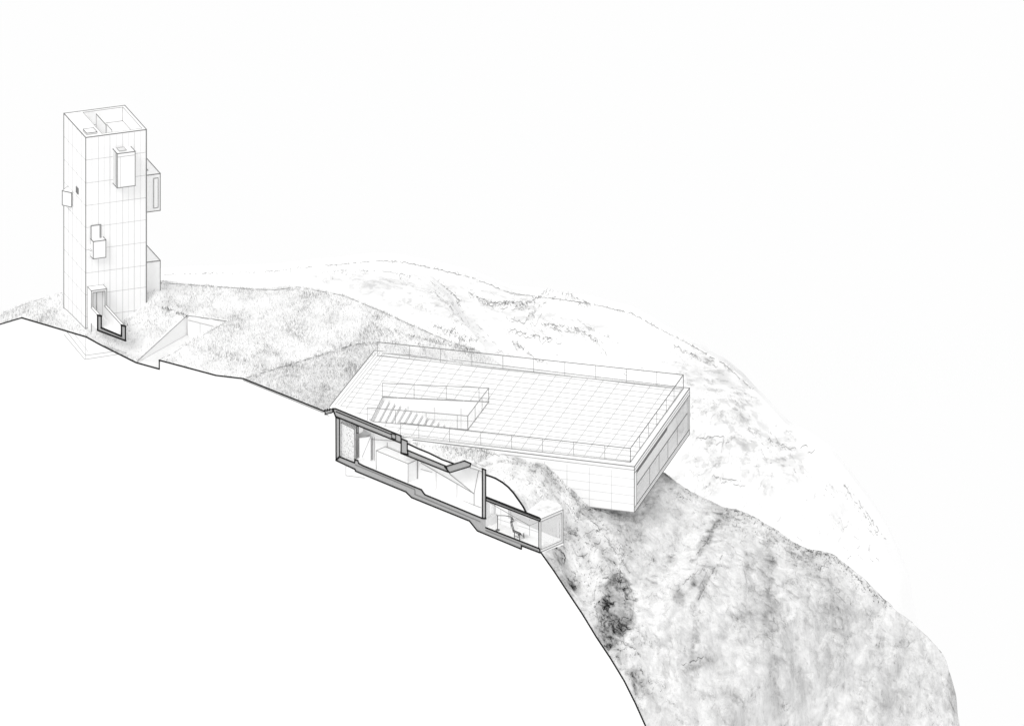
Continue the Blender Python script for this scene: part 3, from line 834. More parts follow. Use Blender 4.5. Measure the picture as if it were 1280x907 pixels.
bl = zero(at_z(472, 444.8, 0)); br_ = zero(at_z(854.2, 485.7, 0)); fl = zero(at_z(500.5, 545.6, 0))
balustrade([fl, fr_], [run([523.6, 562, 601, 639.6, 678, 717, 756], 500.5, 788)])
balustrade([fr_, br_], [run([799.6, 810.5, 821, 832.8, 842.5], 788, 854.2)])
balustrade([br_, bl], [run([821, 783, 744.5, 706, 667, 628.6, 589.8, 550.7, 511.8], 854.2, 472)])
w0, w1, w2, w3 = [zero(v) for v in (at_z(457, 526.8, 0), well[1], well[2], well[3])]
balustrade([zero(at_z(459, 526.6, 0)), w1], [run([494.3, 532.6, 571.6], 459, 584.7)], ink=MID)
balustrade([w1, w2], [[0, .35, .68, 1]], ink=MID)
balustrade([w2, w3], [run([598.8, 557.9, 517.6], 611, 478)], ink=MID)

# stair well lining and stair
wv = [Vector((v.x, v.y, 0)) for v in well]
ax = (wv[1] - wv[0]); ax2 = (wv[2] - wv[3])
NST, RISE, RUNF = 13, .175, .052
def wp_(s, w, z):   # s along, w across front(0)..back(1)
    a = wv[0].lerp(wv[1], s); b = wv[3].lerp(wv[2], s); v = a.lerp(b, w)
    return Vector((v.x, v.y, z))
mb = MB()
for i in range(NST):
    s0, s1 = .02 + i * RUNF, .02 + (i + 1) * RUNF; z = -RISE * (i + 1)
    mb.hexa([wp_(s0, .06, z - .35), wp_(s1, .06, z - .35), wp_(s1, .94, z - .35), wp_(s0, .94, z - .35)],
            [wp_(s0, .06, z), wp_(s1, .06, z), wp_(s1, .94, z), wp_(s0, .94, z)], PAPER)
    mb.bar(wp_(s0 + .004, .06, z + .003), wp_(s0 + .004, .94, z + .003), .03, FAINT); mb.bar(wp_(s1, .06, z), wp_(s1, .94, z), .03, FAINT)
mb.build('stair', pv)
zlow = -RISE * NST
for nm, (wa, wb) in {'f': (0, .06), 'b': (.94, 1)}.items():
    mb = MB()
    pts = [wp_(0, wa, -.502), wp_(1, wa, -.502), wp_(1, wa, zlow - .4), wp_(.02 + NST * RUNF, wa, zlow - .4), wp_(0, wa, -.6)]
    sh = wp_(0.5, wb, 0) - wp_(.5, wa, 0)
    mb.prism(pts, sh, PAPER)
    if nm == 'b':
        for s in (.25, .5, .75): mb.bar(wp_(s, wa - .004, -.5), wp_(s, wa - .004, zlow), .025, TILE)
        mb.bar(wp_(0, wa - .004, -1.5), wp_(1, wa - .004, -1.5), .025, TILE)
    mb.build('stairwell_wall', pv)
mb = MB(); e = wp_(1, 0, -.502); b = wp_(1, 1, -.502)
mb.prism([e, b, Vector((b.x, b.y, zlow - .4)), Vector((e.x, e.y, zlow - .4))], (wv[1] - wv[0]).normalized() * .15, PAPER); mb.build('stairwell_wall', pv)
mb = MB(); mb.prism([wp_(.02 + NST * RUNF, 0, zlow - .4), wp_(1, 0, zlow - .4), wp_(1, 1, zlow - .4), wp_(.02 + NST * RUNF, 1, zlow - .4)], (0, 0, .2), PAPER); mb.build('landing', pv)

# ---- the cut shell
def cut(name, pl, depth, extra=None, w=.085, label=None, skip=()):
    mb = MB(); P = [sec(*p) for p in pl]
    mb.prism(P, N * depth, PAPER, cap=CUT)
    F = [sec(*p, -.02) for p in pl]
    for i in range(len(F)):
        if i not in skip: mb.bar(F[i], F[(i + 1) % len(F)], w, INK)
    if extra: extra(mb)
    return mb.build(name, pv, label)
def L(mb, pts, w, m, t=-.02): mb.line([sec(*p, t) for p in pts], w, m)
DEP = 1.25
cut('roof_slab', [(416, 510.4), (419.5, 510.6), (501.2, 544.4), (501.2, 553.4), (424.6, 522.3), (419.6, 520.2)], .25,
    lambda m: (L(m, [(420, 514.2), (489, 542.6)], .06, INK), L(m, [(424, 512.2), (498, 543)], .05, GREY), L(m, [(489.5, 541.5), (489.5, 547), (494.5, 549), (494.5, 543.5), (489.5, 541.5)], .05, INK)))
cut('gutter', [(406, 512), (409, 513.2), (409, 511.2), (412, 512.6), (412, 510.8), (415.8, 511.6), (415.8, 515), (406.3, 517.8)], .25, w=.07)
cut('retaining_wall', [(419.8, 521), (424.5, 523), (424.5, 570.2), (420, 574.4)], DEP)
cut('floor_slab', [(420, 575), (424.6, 570.6), (443, 578), (443.8, 574.2), (447.3, 575.2), (448.2, 578.6), (453.9, 581.7), (526.7, 611.7), (529, 615.2), (531.1, 617.9), (602.8, 647.4), (607.2, 647.8), (607.2, 659),
                   (674.5, 685.4), (675, 690.4), (651.7, 681.6), (651.7, 685.8), (596.7, 663), (586.8, 650.6), (584, 649.6), (514.4, 621.4), (507.3, 614.4), (444.3, 588.4), (443.8, 586.2)], DEP,
    lambda m: (L(m, [(444, 580.5), (508, 607), (518.5, 611.5), (518.5, 617.5), (600, 651.5)], .05, GREY), L(m, [(607, 662.5), (672, 688)], .05, GREY)), skip=(11,))
cut('roof_beam', [(501.4, 548), (509, 551), (509, 562.2), (510, 567.6), (501.2, 566)], .9)
cut('lower_roof_slab', [(509.2, 562.3), (557.6, 582.3), (560, 589.6), (501.4, 566.2), (510, 567.6)], DEP)
cut('skylight_hood', [(556, 583), (580.5, 575.6), (588.5, 579), (587.6, 582.6), (562, 590.6)], .42)
cut('end_wall', [(602.8, 585.4), (607, 586.9), (607, 647.6), (602.8, 647.2)], .45)
DEP = 2.4
cut('lookout_roof', [(607.2, 620.4), (673.5, 646.4), (675.3, 648), (675, 651), (607.2, 625)], DEP, lambda m: (L(m, [(608, 622.4), (673, 648)], .05, INK)))
cut('drop_beam', [(446, 532), (448, 532.8), (448, 541.6), (446, 541)], .5, w=.05)
DEP = 1.25
# stippled wall panel just behind the cut
mb = MB(); P = [at_t(425.2, 527.5, .15), at_t(443, 536.3, .15), at_t(443, 577.3, .15), at_t(425.2, 570, .15)]
mb.prism(P, N * .12, STIPPLE); mb.line([P[0], P[1], P[2]], .045, GREY); mb.build('stone_panel', pv)
# room linings behind the cut
def wpx(px, z, t): 
    x = (px - CX) * K
    return Vector((x, -M * x + ML * t, z))
def px_at_t(p):
    return p.x / K + CX
def wline(w_):       # where the room's back wall passes under the stair
    return w_
mb = MB()
zc_, zf_ = -.52, sec(470, 588.4).z
zf2 = sec(560, 629.5).z
# crossing of the plane t=DEP with the well
wa = clip_t(wv[0], wv[3], DEP); wb = clip_t(wv[0], wv[1], DEP)
off = lambda v: (v.x / K + CX)
xa, xb = off(wa), off(wb)
sb = (wb - wv[0]).length / (wv[1] - wv[0]).length
zs = -RISE * (sb / RUNF + 1) - .45
x0_, x1_ = off(sec(424.5, 570) + N * DEP), off(sec(527, 612) + N * DEP)
x2_ = off(sec(602.8, 640) + N * DEP)
topline = [(x0_, zc_)]
if xa > x0_: topline += [(xa - 1, zc_), (xa - 1, -.75)]
topline += [(xb, zs)]
mb.prism([wpx(x, z, DEP) for x, z in topline] + [wpx(xb + 1, zc_ - .6, DEP), wpx(x1_, zc_ - .75, DEP), wpx(x2_, -.9, DEP), wpx(x2_, zf2 - .1, DEP), wpx(x1_, zf2 - .1, DEP), wpx(x1_, zf_ - .1, DEP), wpx(x0_, zf_ - .1, DEP)], N * .2, PAPER)
t_ = DEP - .02
def IL(pts, w=.035, m=FAINT, t=t_): mb.line([at_t(*p, t) for p in pts], w, m)
IL([(453, 548), (501, 551.5)]); IL([(465, 546), (465, 583)]); IL([(468, 546.5), (468, 585)], .035); IL([(484, 553), (484, 590)]); 
IL([(448, 550), (463, 543)], .03); IL([(526, 578), (592.5, 616.7)], .04, MID); IL([(592.5, 616.7), (592.5, 642)], .045, MID); IL([(562, 592), (592.5, 616.7)], .04, MID); IL([(598, 588), (592.5, 616.7)], .035, MID)
IL([(526, 606), (601, 634)]); IL([(545, 590), (545, 612)], .03, TILE); IL([(571, 604), (571, 624)], .03, TILE); IL([(526, 586), (540, 590)], .03)
mb.build('back_wall', pv)
mb = MB()
P = [at_t(449, 547, .5), at_t(463.5, 545, 1.0), at_t(463.5, 582, 1.0), at_t(449, 580, .5)]
mb.prism(P, N * .06, PAPER); mb.line(P, .035, FAINT, True); mb.bar(P[3], P[1], .03, FAINT)
mb.build('glazed_screen', pv)
mb = MB()
c1 = [at_t(470.3, 563, .2), at_t(510, 578.6, .2)]; zt = c1[0].z; zb = at_t(470.3, 597, .2).z + .05
c1[1].z = zt
v = N * .98
ring_b = [c1[0], c1[1], c1[1] + v, c1[0] + v]
lo_ = [Vector((p.x, p.y, zb)) for p in ring_b]
mb.hexa(lo_, ring_b, PAPER); mb.line(ring_b, .045, MID, True)
for a, b in zip(lo_, ring_b): mb.bar(a, b, .045, MID)
q = [lo_[1] , lo_[2]]
mb.build('service_core', pv)
# lookout room linings
mb = MB()
L2 = 2.4
x0_, x1_ = off(sec(607, 625) + N * L2), off(sec(676, 660) + N * L2)
zr, zfl = sec(640, 635.3).z, sec(640, 672).z
mb.prism([wpx(x0_, zr + .02, L2 - .1), wpx(x1_ - 6, zr + .02, L2 - .1), wpx(x1_ - 6, zfl + .04, L2 - .1), wpx(x0_, zfl + .04, L2 - .1)], N * .12, PAPER)
t_ = L2 - .12
IL([(612, 628), (662, 656.5), (674, 651.5)], .035, FAINT); IL([(662, 656.5), (662, 677)], .035, FAINT); IL([(612, 645), (674, 665)], .025, TILE); IL([(626, 636), (626, 664)], .025, TILE); IL([(638.5, 634), (638.5, 660)], .03, FAINT)
mb.build('back_wall', pv)
mb = MB()
LT, LB = sec(675.8, 648.6), sec(676.2, 690)
LB = Vector((LT.x, LT.y, LB.z))
zt, zb = LT.z, LB.z
def ff(s, z, d=0.0): 
    v = LT + RET * s - Vector((RET.y, -RET.x, 0)).normalized() * d
    return Vector((v.x, v.y, z))
def fr(s0, s1, z0, z1): mb.hexa([ff(s0, z0, .02), ff(s1, z0, .02), ff(s1, z0, .16), ff(s0, z0, .16)], [ff(s0, z1, .02), ff(s1, z1, .02), ff(s1, z1, .16), ff(s0, z1, .16)], PAPER)
fr(0, 1, zt - .22, zt); fr(0, 1, zb, zb + .22); fr(.93, 1, zb + .222, zt - .222); fr(0, .03, zb + .222, zt - .222)
mb.line([ff(0, zt), ff(1, zt), ff(1, zb), ff(0, zb)], .05, MID, True)
mb.line([ff(.02, zt - .22), ff(.93, zt - .22), ff(.93, zb + .22), ff(.02, zb + .22)], .04, MID, True)
mb.line([sec(673.6, 652.5, -.01), sec(673.6, 685.5, -.01)], .07, INK)
lf = mb.build('window_frame', pv)
g = MB(); g.hexa([ff(.03, zb + .23, .08), ff(.93, zb + .23, .08), ff(.93, zb + .23, .1), ff(.03, zb + .23, .1)], [ff(.03, zt - .23, .08), ff(.93, zt - .23, .08), ff(.93, zt - .23, .1), ff(.03, zt - .23, .1)], GLASS)
g.build('pane', lf)
mb = MB()   # roof light over the well between hood and wall
P = [sec(588.2, 579.6), sec(603, 586.3)]
mb.prism([P[0], P[1], P[1] + N * .45, P[0] + N * .45], (0, 0, .03), GLASS); mb.line([P[0], P[1]], .045, MID); mb.line([P[1] + N * .45, P[0] + N * .45], .03, FAINT)
mb.build('skylight', pv)

INKG = flat('charcoal_metal', 0.07)
# ------------------------------------------------------------------ lounge chair and arm lamp in the lookout room
def floor_at(px):
    p = sec(px, 658.5 + (px - 607) * .3985)
    return p.z
zfl = floor_at(650)
TC = .35
def rp(px, dz, t=TC):  
    x = (px - CX) * K
    return Vector((x, -M * x + ML * t, zfl + dz))
axd = Vector((1, -M, 0)).normalized()
cc = rp(648.5, 0)
ch = thing('lounge_chair', 'small grey lounge chair facing the glass end of the lookout room', 'chair', cc)
def cb(u, w, h): return cc + (axd * u + N * w + Vector((0, 0, h))) * 1.12
mb = MB(); prof = []
for i in range(9):
    a = math.pi * (.5 - i / 8.0); prof.append((.30 + .16 * math.cos(a), .50 + .055 * math.sin(a)))
seat_p = [(-.28, .445), (-.28, .555)] + prof
mb.prism([cb(u, -.26, h) for u, h in seat_p], N * .52, PAPER); mb.line([cb(u, -.265, h) for u, h in seat_p], .055, INKG, True)
mb.bar(cb(-.28, -.266, .50), cb(.4, -.266, .50), .025, MID)
mb.build('seat', ch)
mb = MB(); bp = [(-.30, .52), (-.20, .57), (-.36, .95), (-.40, 1.08), (-.52, 1.10), (-.46, .9)]
mb.prism([cb(u, -.25, h) for u, h in bp], N * .5, PAPER); mb.line([cb(u, -.255, h) for u, h in bp], .055, INKG, True); mb.build('backrest', ch)
mb = MB(); hp = [(-.38, 1.10), (-.36, 1.28), (-.46, 1.32), (-.52, 1.12)]
mb.prism([cb(u, -.16, h) for u, h in hp], N * .32, PALEGREY); mb.line([cb(u, -.165, h) for u, h in hp], .05, INKG, True); mb.build('headrest', ch)
for wz in (-.2, .2):
    mb = MB(); mb.tube([cb(-.22, wz, .0), cb(-.22, wz, .44)], .03, INKG)
    mb.build('leg', ch)
    mb = MB(); mb.tube([cb(.28, wz, .0), cb(.26, wz, .44)], .03, INKG); mb.build('leg', ch)
mb = MB(); mb.line([cb(-.22, -.2, .14), cb(.28, -.2, .14)], .035, GREY); mb.line([cb(-.22, .2, .14), cb(.28, .2, .14)], .035, GREY); mb.build('stretcher', ch)
lc = rp(622, 0, .25); 
zfl_l = floor_at(622); lc.z = zfl_l
lp = thing('floor_lamp', 'thin black floor lamp with a long arm reaching over the lounge chair', 'lamp', lc)
mb = MB(); mb.tube([lc + Vector((0, 0, .02)), lc + Vector((0, 0, 1.22))], .028, INKG)
mb.build('pole', lp)
mb = MB()
an = 24
for k_, (r, h) in enumerate(((.16, 0), (.16, .025))): pass
mb.prism([lc + Vector((.16 * math.cos(2 * math.pi * i / 24), .16 * math.sin(2 * math.pi * i / 24), 0)) for i in range(24)], (0, 0, .025), GREY); mb.build('base', lp)
mb = MB(); top = lc + Vector((0, 0, 1.2)); tip = top + axd * 1.5 + Vector((0, 0, .36))
mb.tube([top - axd * .12 - Vector((0, 0, .03)), top, top.lerp(tip, .5) + Vector((0, 0, .05)), tip], .028, INKG); mb.build('arm', lp)
mb = MB()
for i in range(6):
    pass
prof = [(.03, .02), (.05, -.02), (.10, -.16), (.11, -.2)]
rings_ = [[tip + Vector((r * math.cos(2 * math.pi * i / 16), r * math.sin(2 * math.pi * i / 16), h)) for i in range(16)] for r, h in prof]
for a, b in zip(rings_, rings_[1:]):
    for i in range(16): mb.face([a[i], a[(i + 1) % 16], b[(i + 1) % 16], b[i]], GREY)
mb.face(rings_[0], GREY)
mb.build('lamp_shade', lp)

# ------------------------------------------------------------------ hills behind
def hill(name, ridge, base, n, rows, amp, label, blob, ystart):
    rp_, bp_ = np.array([at_y(x, y, d) for x, y, d in ridge]), np.array([at_y(x, y, d) for x, y, d in base])
    s = np.linspace(0, 1, n)
    def samp(P):
        L_ = np.concatenate([[0], np.cumsum(np.linalg.norm(np.diff(P[:, [0, 2]], axis=0), axis=1))]); L_ /= L_[-1]
        return np.stack([np.interp(s, L_, P[:, c]) for c in range(3)], 1)
    a, b = samp(bp_), samp(rp_)
    tt = np.concatenate([np.linspace(0, 1, rows), 1 + np.linspace(.05, 1, 8)])
    out = []
    for t in tt:
        if t <= 1:
            bul = math.sin(math.pi * t)
            row = a * (1 - t) + b * t + np.array([0, -1.2, 2.0]) * bul
        else:
            row = b + np.array([0, 14, -6]) * (t - 1)
        out.append(row)
    Gh = np.stack(out, 0)
    for r in range(Gh.shape[0]):
        ed = max(.40, min(1, abs(tt[r] - 1) / .15))
        for c in range(n):
            x, y, z = Gh[r, c]
            f = noise.fractal(Vector((x * .13, y * .13, z * .13)), .9, 2.1, 5)
            f += .5 * (1 - 2 * abs(noise.noise(Vector((x * .25, y * .25, z * .1)))))
            Gh[r, c, 1] -= f * amp * ed; Gh[r, c, 2] += f * amp * .35 * ed
    P = np.stack([Gh[..., 0] / K + CX, CY - (Gh[..., 1] * SE + (Gh[..., 2] - Z0) * CE) / K], -1)
    st = blobs(P, blob)
    rr, cc_ = Gh.shape[:2]
    idx = np.arange(rr * cc_).reshape(rr, cc_)
    q = np.stack([idx[:-1, :-1], idx[:-1, 1:], idx[1:, 1:], idx[1:, :-1]], -1).reshape(-1, 4)
    me = bpy.data.meshes.new(name)
    me.from_pydata([tuple(v) for v in Gh.reshape(-1, 3)], [], [tuple(int(i) for i in f) for f in q])
    at = me.attributes.new('stain_shade', 'FLOAT', 'POINT'); at.data.foreach_set('value', st.reshape(-1).astype(np.float32))
    me.materials.append(HILL); me.polygons.foreach_set('use_smooth', [True] * len(me.polygons))
    o = bpy.data.objects.new(name, me); col.objects.link(o)
    setting(o, label, 'hill')
    return surf_bvh(Gh)[0]
far = hill('hill', [(150, 344, 62), (205, 342, 62), (275, 339, 63), (345, 337, 64), (375, 333, 64), (430, 328, 65), (470, 324, 66), (500, 325, 66), (540, 333, 66), (590, 345, 65), (610, 353, 64), (640, 365, 63), (700, 372, 62),
      (740, 378, 61), (790, 390, 60), (830, 412, 58), (860, 427, 56), (905, 452, 54), (930, 473, 52), (955, 500, 50), (985, 532, 48), (1012, 547, 47), (1040, 566, 46), (1062, 592, 45), (1088, 627, 44), (1110, 660, 43), (1135, 720, 42), (1150, 800, 41)],
     [(150, 420, 50), (345, 440, 50), (500, 480, 50), (640, 560, 46), (790, 640, 40), (900, 720, 34), (1000, 780, 30), (1090, 820, 30), (1140, 860, 30)], 300, 90, 1.1,
     'white far hillside with faint grey crags sloping down behind the pavilion',
     [(900, 500, 50, 60, 30, .42), (880, 560, 40, 60, 20, .45), (960, 560, 36, 40, 40, .45), (985, 575, 26, 18, 40, .4), (870, 460, 40, 25, 30, .4), (640, 400, 70, 25, 15, .10), (860, 600, 40, 30, 10, .3), (930, 520, 20, 60, 0, .35), (1010, 620, 70, 50, 40, .28), (930, 600, 50, 50, 0, .25), (760, 415, 110, 26, 20, .22), (620, 385, 80, 34, 20, .32), (700, 395, 80, 20, 12, .25), (560, 350, 60, 16, 15, .2), (880, 470, 50, 30, 35, .25), (560, 380, 60, 40, 20, .10)], 0)
mid = hill('hill', [(365, 352, 42), (380, 345, 43), (410, 340, 44), (460, 337, 45), (500, 341, 45), (540, 352, 44), (562, 372, 42), (578, 398, 39), (590, 420, 36), (604, 442, 33)],
     [(365, 380, 38), (420, 400, 36), (480, 425, 33), (540, 450, 30), (580, 460, 28), (606, 470, 27)], 120, 50, .35,
     'rounded mid distance hill with a soft grey wash behind the turf crest',
     [(470, 362, 100, 22, 12, .40), (540, 375, 45, 30, 35, .36), (570, 415, 30, 22, 30, .36), (440, 350, 60, 14, 0, .2), (505, 388, 50, 20, 20, .3)], 0)

# ------------------------------------------------------------------ grass and scrub
def blade(V, Fc, MI, p, h, w, lean, mi):
    an = random.uniform(0, math.pi); dx, dy = math.cos(an) * w / 2, math.sin(an) * w / 2 * .4
    lx, ly = lean
    i = len(V)
    V += [(p[0] - dx, p[1] - dy, p[2] - .03), (p[0] + dx, p[1] + dy, p[2] - .03), (p[0] + lx, p[1] + ly, p[2] + h)]
    Fc.append((i, i + 1, i + 2)); MI.append(mi)
def make_stuff(name, V, Fc, MI, mats, label, cat):
    me = bpy.data.meshes.new(name); me.from_pydata(V, [], Fc)
    for m in mats: me.materials.append(m)
    me.polygons.foreach_set('material_index', MI); me.update()
    o = bpy.data.objects.new(name, me); col.objects.link(o)
    setting(o, label, cat, 'stuff')
V, Fc, MI = [], [], []
tower_poly = [T(-.04, -.04, 0)[:2], T(1.04, -.04, 0)[:2], T(1.04, 1.04, 0)[:2], T(-.04, 1.04, 0)[:2]]
keepout = [tower_poly, [p[:2] for p in foot], [p[:2] for p in trench], [p[:2] for p in sky_hole]]
# bilinear picks weighted by area
cw = SPLIT
ar = np.linalg.norm(np.cross(G[1:210, 1:cw] - G[:209, 1:cw], G[1:210, 1:cw] - G[1:210, :cw - 1]), axis=-1)
ar = ar * (1 + 0.7 * dn[1:210, 1:cw])
pr = (ar / ar.sum()).ravel()
NB = 62000
pick = rng.choice(len(pr), NB, p=pr)
rr_, cc2 = np.unravel_index(pick, ar.shape); rr_ += 1; cc2 += 1
fu, fv = rng.random(NB), rng.random(NB)
pts = G[rr_, cc2] * (fu * fv)[:, None] + G[rr_ - 1, cc2] * ((1 - fu) * fv)[:, None] + G[rr_, cc2 - 1] * (fu * (1 - fv))[:, None] + G[rr_ - 1, cc2 - 1] * ((1 - fu) * (1 - fv))[:, None]
bad = np.zeros(NB, bool)
for kp in keepout: bad |= inside(kp, pts[:, 0], pts[:, 1])
isd = inside([p[:2] for p in dense], pts[:, 0], pts[:, 1])
for p, bd, ds in zip(pts, bad, isd):
    if bd: continue
    n_ = noise.fractal(Vector((p[0] * .55, p[1] * .35, 1.7)), .9, 2.2, 4)
    if random.random() < min(.85, max(0, .30 - n_ * 1.1)) * (.6 if ds else 1): continue
    clump = n_ > .32
    mi = 2 if (clump and random.random() < .22) else (1 if random.random() < (.4 if clump else .3 if ds else .12) else 0)
    h = random.uniform(.10, .24) * (1.35 if clump else 1)
    blade(V, Fc, MI, p, h, random.uniform(.018, .034), (random.uniform(-.09, .09), random.uniform(-.05, .05)), mi)
make_stuff('grass', V, Fc, MI, [G1, G2, G3], 'thin grey grass blades scattered over the hilltop', 'grass')

S1 = flat('scrub_pale', .42); S2 = flat('scrub_grey', .24); S3 = flat('scrub_dark', .09)
def scatter_strokes(V, Fc, MI, poly, tree, gap, size, mi, jit, skip=.3):
    for (x0, y0), (x1, y1) in zip(poly, poly[1:]):
        L_ = math.hypot(x1 - x0, y1 - y0); n = max(1, int(L_ / gap))
        for i in range(n):
            f = (i + random.random()) / n
            px, py = x0 + (x1 - x0) * f, y0 + (y1 - y0) * f
            if noise.noise(Vector((px * .06, py * .06, 4.4))) < skip - .5: continue
            for _ in range(random.randint(1, 2)):
                h = drop(px + random.gauss(0, jit), py + abs(random.gauss(0, jit)), tree)
                if h is None: continue
                blade(V, Fc, MI, (h.x, h.y - .05, h.z), random.uniform(.4, 1.2) * size, random.uniform(.03, .08), (random.uniform(-1, 1) * size, random.uniform(-.2, .1)), mi if random.random() < .7 else max(0, mi - 1))
def inkline(V, Fc, MI, poly, tree, w, mi, wob=.5, skip=.2):
    """a broken line of low stems hugging the surface"""
    pts = []
    for (x0, y0), (x1, y1) in zip(poly, poly[1:]):
        n = max(2, int(math.hypot(x1 - x0, y1 - y0) / 2.2))
        for i in range(n):
            f = i / n; pts.append((x0 + (x1 - x0) * f, y0 + (y1 - y0) * f + noise.noise(Vector((x0 + 30 * f, y0 * .3, f * 9))) * wob))
    pr_ = None
    for p in pts:
        h = drop(p[0], p[1], tree)
        if h is None or random.random() < skip: pr_ = None; continue
        if pr_ is not None and (h - pr_).length < 1.2:
            d = (h - pr_).normalized(); s = Vector((0, 0, 1)) * w * random.uniform(.5, 1.2)
            f_ = -VD * .06; i = len(V)
            V += [tuple(pr_ + f_ - s / 2), tuple(h + f_ - s / 2), tuple(h + f_ + s / 2), tuple(pr_ + f_ + s / 2)]
            Fc.append((i, i + 1, i + 2, i + 3)); MI.append(mi)
        pr_ = h
V, Fc, MI = [], [], []
near_crest = [(200, 353.5), (245, 356.5), (320, 361.5), (345, 362), (372, 358.5), (430, 369.5), (480, 390.5), (510, 404.5), (560, 426), (596, 438.5)]
inkline(V, Fc, MI, near_crest, bvh, .05, 1, .4, .1)
scatter_strokes(V, Fc, MI, near_crest, bvh, 3, .14, 0, 1.5)
inkline(V, Fc, MI, [(304, 473), (350, 459), (400, 444), (440, 431), (468, 427)], bvh, .06, 1, 1.2, .12)
scatter_strokes(V, Fc, MI, [(304, 473), (350, 459), (400, 444), (440, 431), (468, 427)], bvh, 1.2, .15, 1, 1.5, .2)
scatter_strokes(V, Fc, MI, [(468, 427), (478, 428)], bvh, .6, .2, 1, 3, 0)
scatter_strokes(V, Fc, MI, [(480, 408), (520, 420), (560, 428), (595, 437)], bvh, .7, .25, 1, 4, .25)
scatter_strokes(V, Fc, MI, [(203, 383), (212, 386), (226, 391), (236, 395)], bvh, .5, .2, 2, 1.5, .15)
inkline(V, Fc, MI, [(234, 394), (270, 400), (290, 402)], bvh, .05, 1, .6, .1); inkline(V, Fc, MI, [(172, 450), (200, 425), (233, 395)], bvh, .06, 0, 1.0, .15)
inkline(V, Fc, MI, [(202, 449), (240, 427), (283, 402)], bvh, .05, 0, .8, .2)
inkline(V, Fc, MI, [(0, 392), (40, 377), (80, 365)], bvh, .05, 0, .4, .2); scatter_strokes(V, Fc, MI, [(0, 394), (40, 379), (80, 367)], bvh, 2, .16, 0, 1.5)
rock_crest = [(830, 591), (862, 614), (880, 618), (905, 633), (940, 644), (970, 662), (1000, 682), (1045, 696), (1080, 729), (1110, 753)]
inkline(V, Fc, MI, rock_crest, bvh, .07, 1, 2.5, .25); scatter_strokes(V, Fc, MI, rock_crest, bvh, .8, .16, 2, 3, .25); scatter_strokes(V, Fc, MI, [(880, 640), (930, 652), (985, 684), (1020, 705)], bvh, .9, .16, 1, 8, .35)
inkline(V, Fc, MI, [(560, 557), (600, 564), (640, 573), (680, 583)], bvh, .05, 1, 3, .3); scatter_strokes(V, Fc, MI, [(545, 556), (600, 566), (640, 575), (684, 585)], bvh, .9, .2, 1, 3, .3)
scatter_strokes(V, Fc, MI, [(684, 585), (705, 606), (737, 634)], bvh, .5, .16, 1, 4, .2)
scatter_strokes(V, Fc, MI, [(610, 578), (650, 590), (690, 615)], bvh, .5, .14, 1, 9, .35)
scatter_strokes(V, Fc, MI, [(660, 640), (680, 636), (700, 628)], bvh, .4, .2, 1, 3, .1)
scatter_strokes(V, Fc, MI, [(775, 790), (800, 830), (815, 860)], bvh, .8, .16, 1, 10, .3)
scatter_strokes(V, Fc, MI, [(735, 640), (765, 665), (790, 690)], bvh, 1.0, .16, 1, 9, .3)
scatter_strokes(V, Fc, MI, [(705, 640), (730, 700), (760, 740)], bvh, .7, .16, 1, 15, .3)
# crevices and pencil thin cracks of the cliff
for pl, w_, mi in (([(893, 655), (884, 676), (866, 698)], .10, 1), ([(903, 693), (890, 716), (878, 740), (872, 752)], .11, 1), ([(888, 705), (874, 735), (868, 770), (866, 805)], .07, 0), ([(927, 700), (934, 728), (931, 752)], .06, 0),
                  ([(845, 742), (856, 726), (880, 706)], .09, 0), ([(852, 832), (868, 824), (884, 820)], .09, 1), ([(960, 690), (962, 740), (966, 800), (972, 850), (978, 900)], .06, 0), ([(1035, 720), (1042, 760), (1040, 800)], .06, 0),
                  ([(735, 645), (752, 662), (770, 690), (790, 720)], .06, 1), ([(746, 725), (760, 722), (786, 728), (792, 752), (790, 780)], .07, 1), ([(746, 725), (742, 750), (748, 775), (752, 800)], .08, 2), ([(752, 772), (770, 778), (788, 770)], .07, 2), ([(764, 778), (770, 792), (768, 806)], .08, 2),
                  ([(705, 640), (712, 670), (722, 700)], .05, 0), ([(690, 660), (694, 690), (704, 715)], .05, 1), ([(775, 800), (795, 812), (806, 828)], .06, 1), ([(790, 640), (800, 665), (803, 690)], .05, 0)):
    inkline(V, Fc, MI, pl, bvh, w_, mi, 5, .15)
    inkline(V, Fc, MI, [(x + 3, y + 2) for x, y in pl], bvh, w_ * .6, max(0, mi - 1), 6, .35)
for i in range(420):
    px, py = random.uniform(690, 1190), random.uniform(590, 905)
    if random.random() > (1.0 if px < 830 else .45): continue
    ln, sl_ = random.uniform(4, 16), random.gauss(-.15, .45)
    inkline(V, Fc, MI, [(px, py), (px + sl_ * ln * .5, py + ln * .5), (px + sl_ * ln, py + ln)], bvh, random.uniform(.02, .05), 1 if px < 800 and random.random() < .5 else 0, 3, .25)
make_stuff('scrub', V, Fc, MI, [S1, S2, S3], 'wiry dark scrub along the edges of the turf and rock', 'scrub')
V, Fc, MI = [], [], []
rl = [(205, 343.5), (275, 341), (345, 339), (375, 335), (430, 330), (470, 326), (500, 327), (540, 335), (590, 347), (610, 355), (640, 367), (700, 374), (740, 380), (790, 392), (830, 414), (860, 429), (905, 455), (940, 486)]
inkline(V, Fc, MI, rl[:6], far, .08, 0, 1.2, .22); inkline(V, Fc, MI, rl[5:], far, .10, 0, 1.6, .10); scatter_strokes(V, Fc, MI, rl, far, 2.2, .28, 0, 1.5, .4)
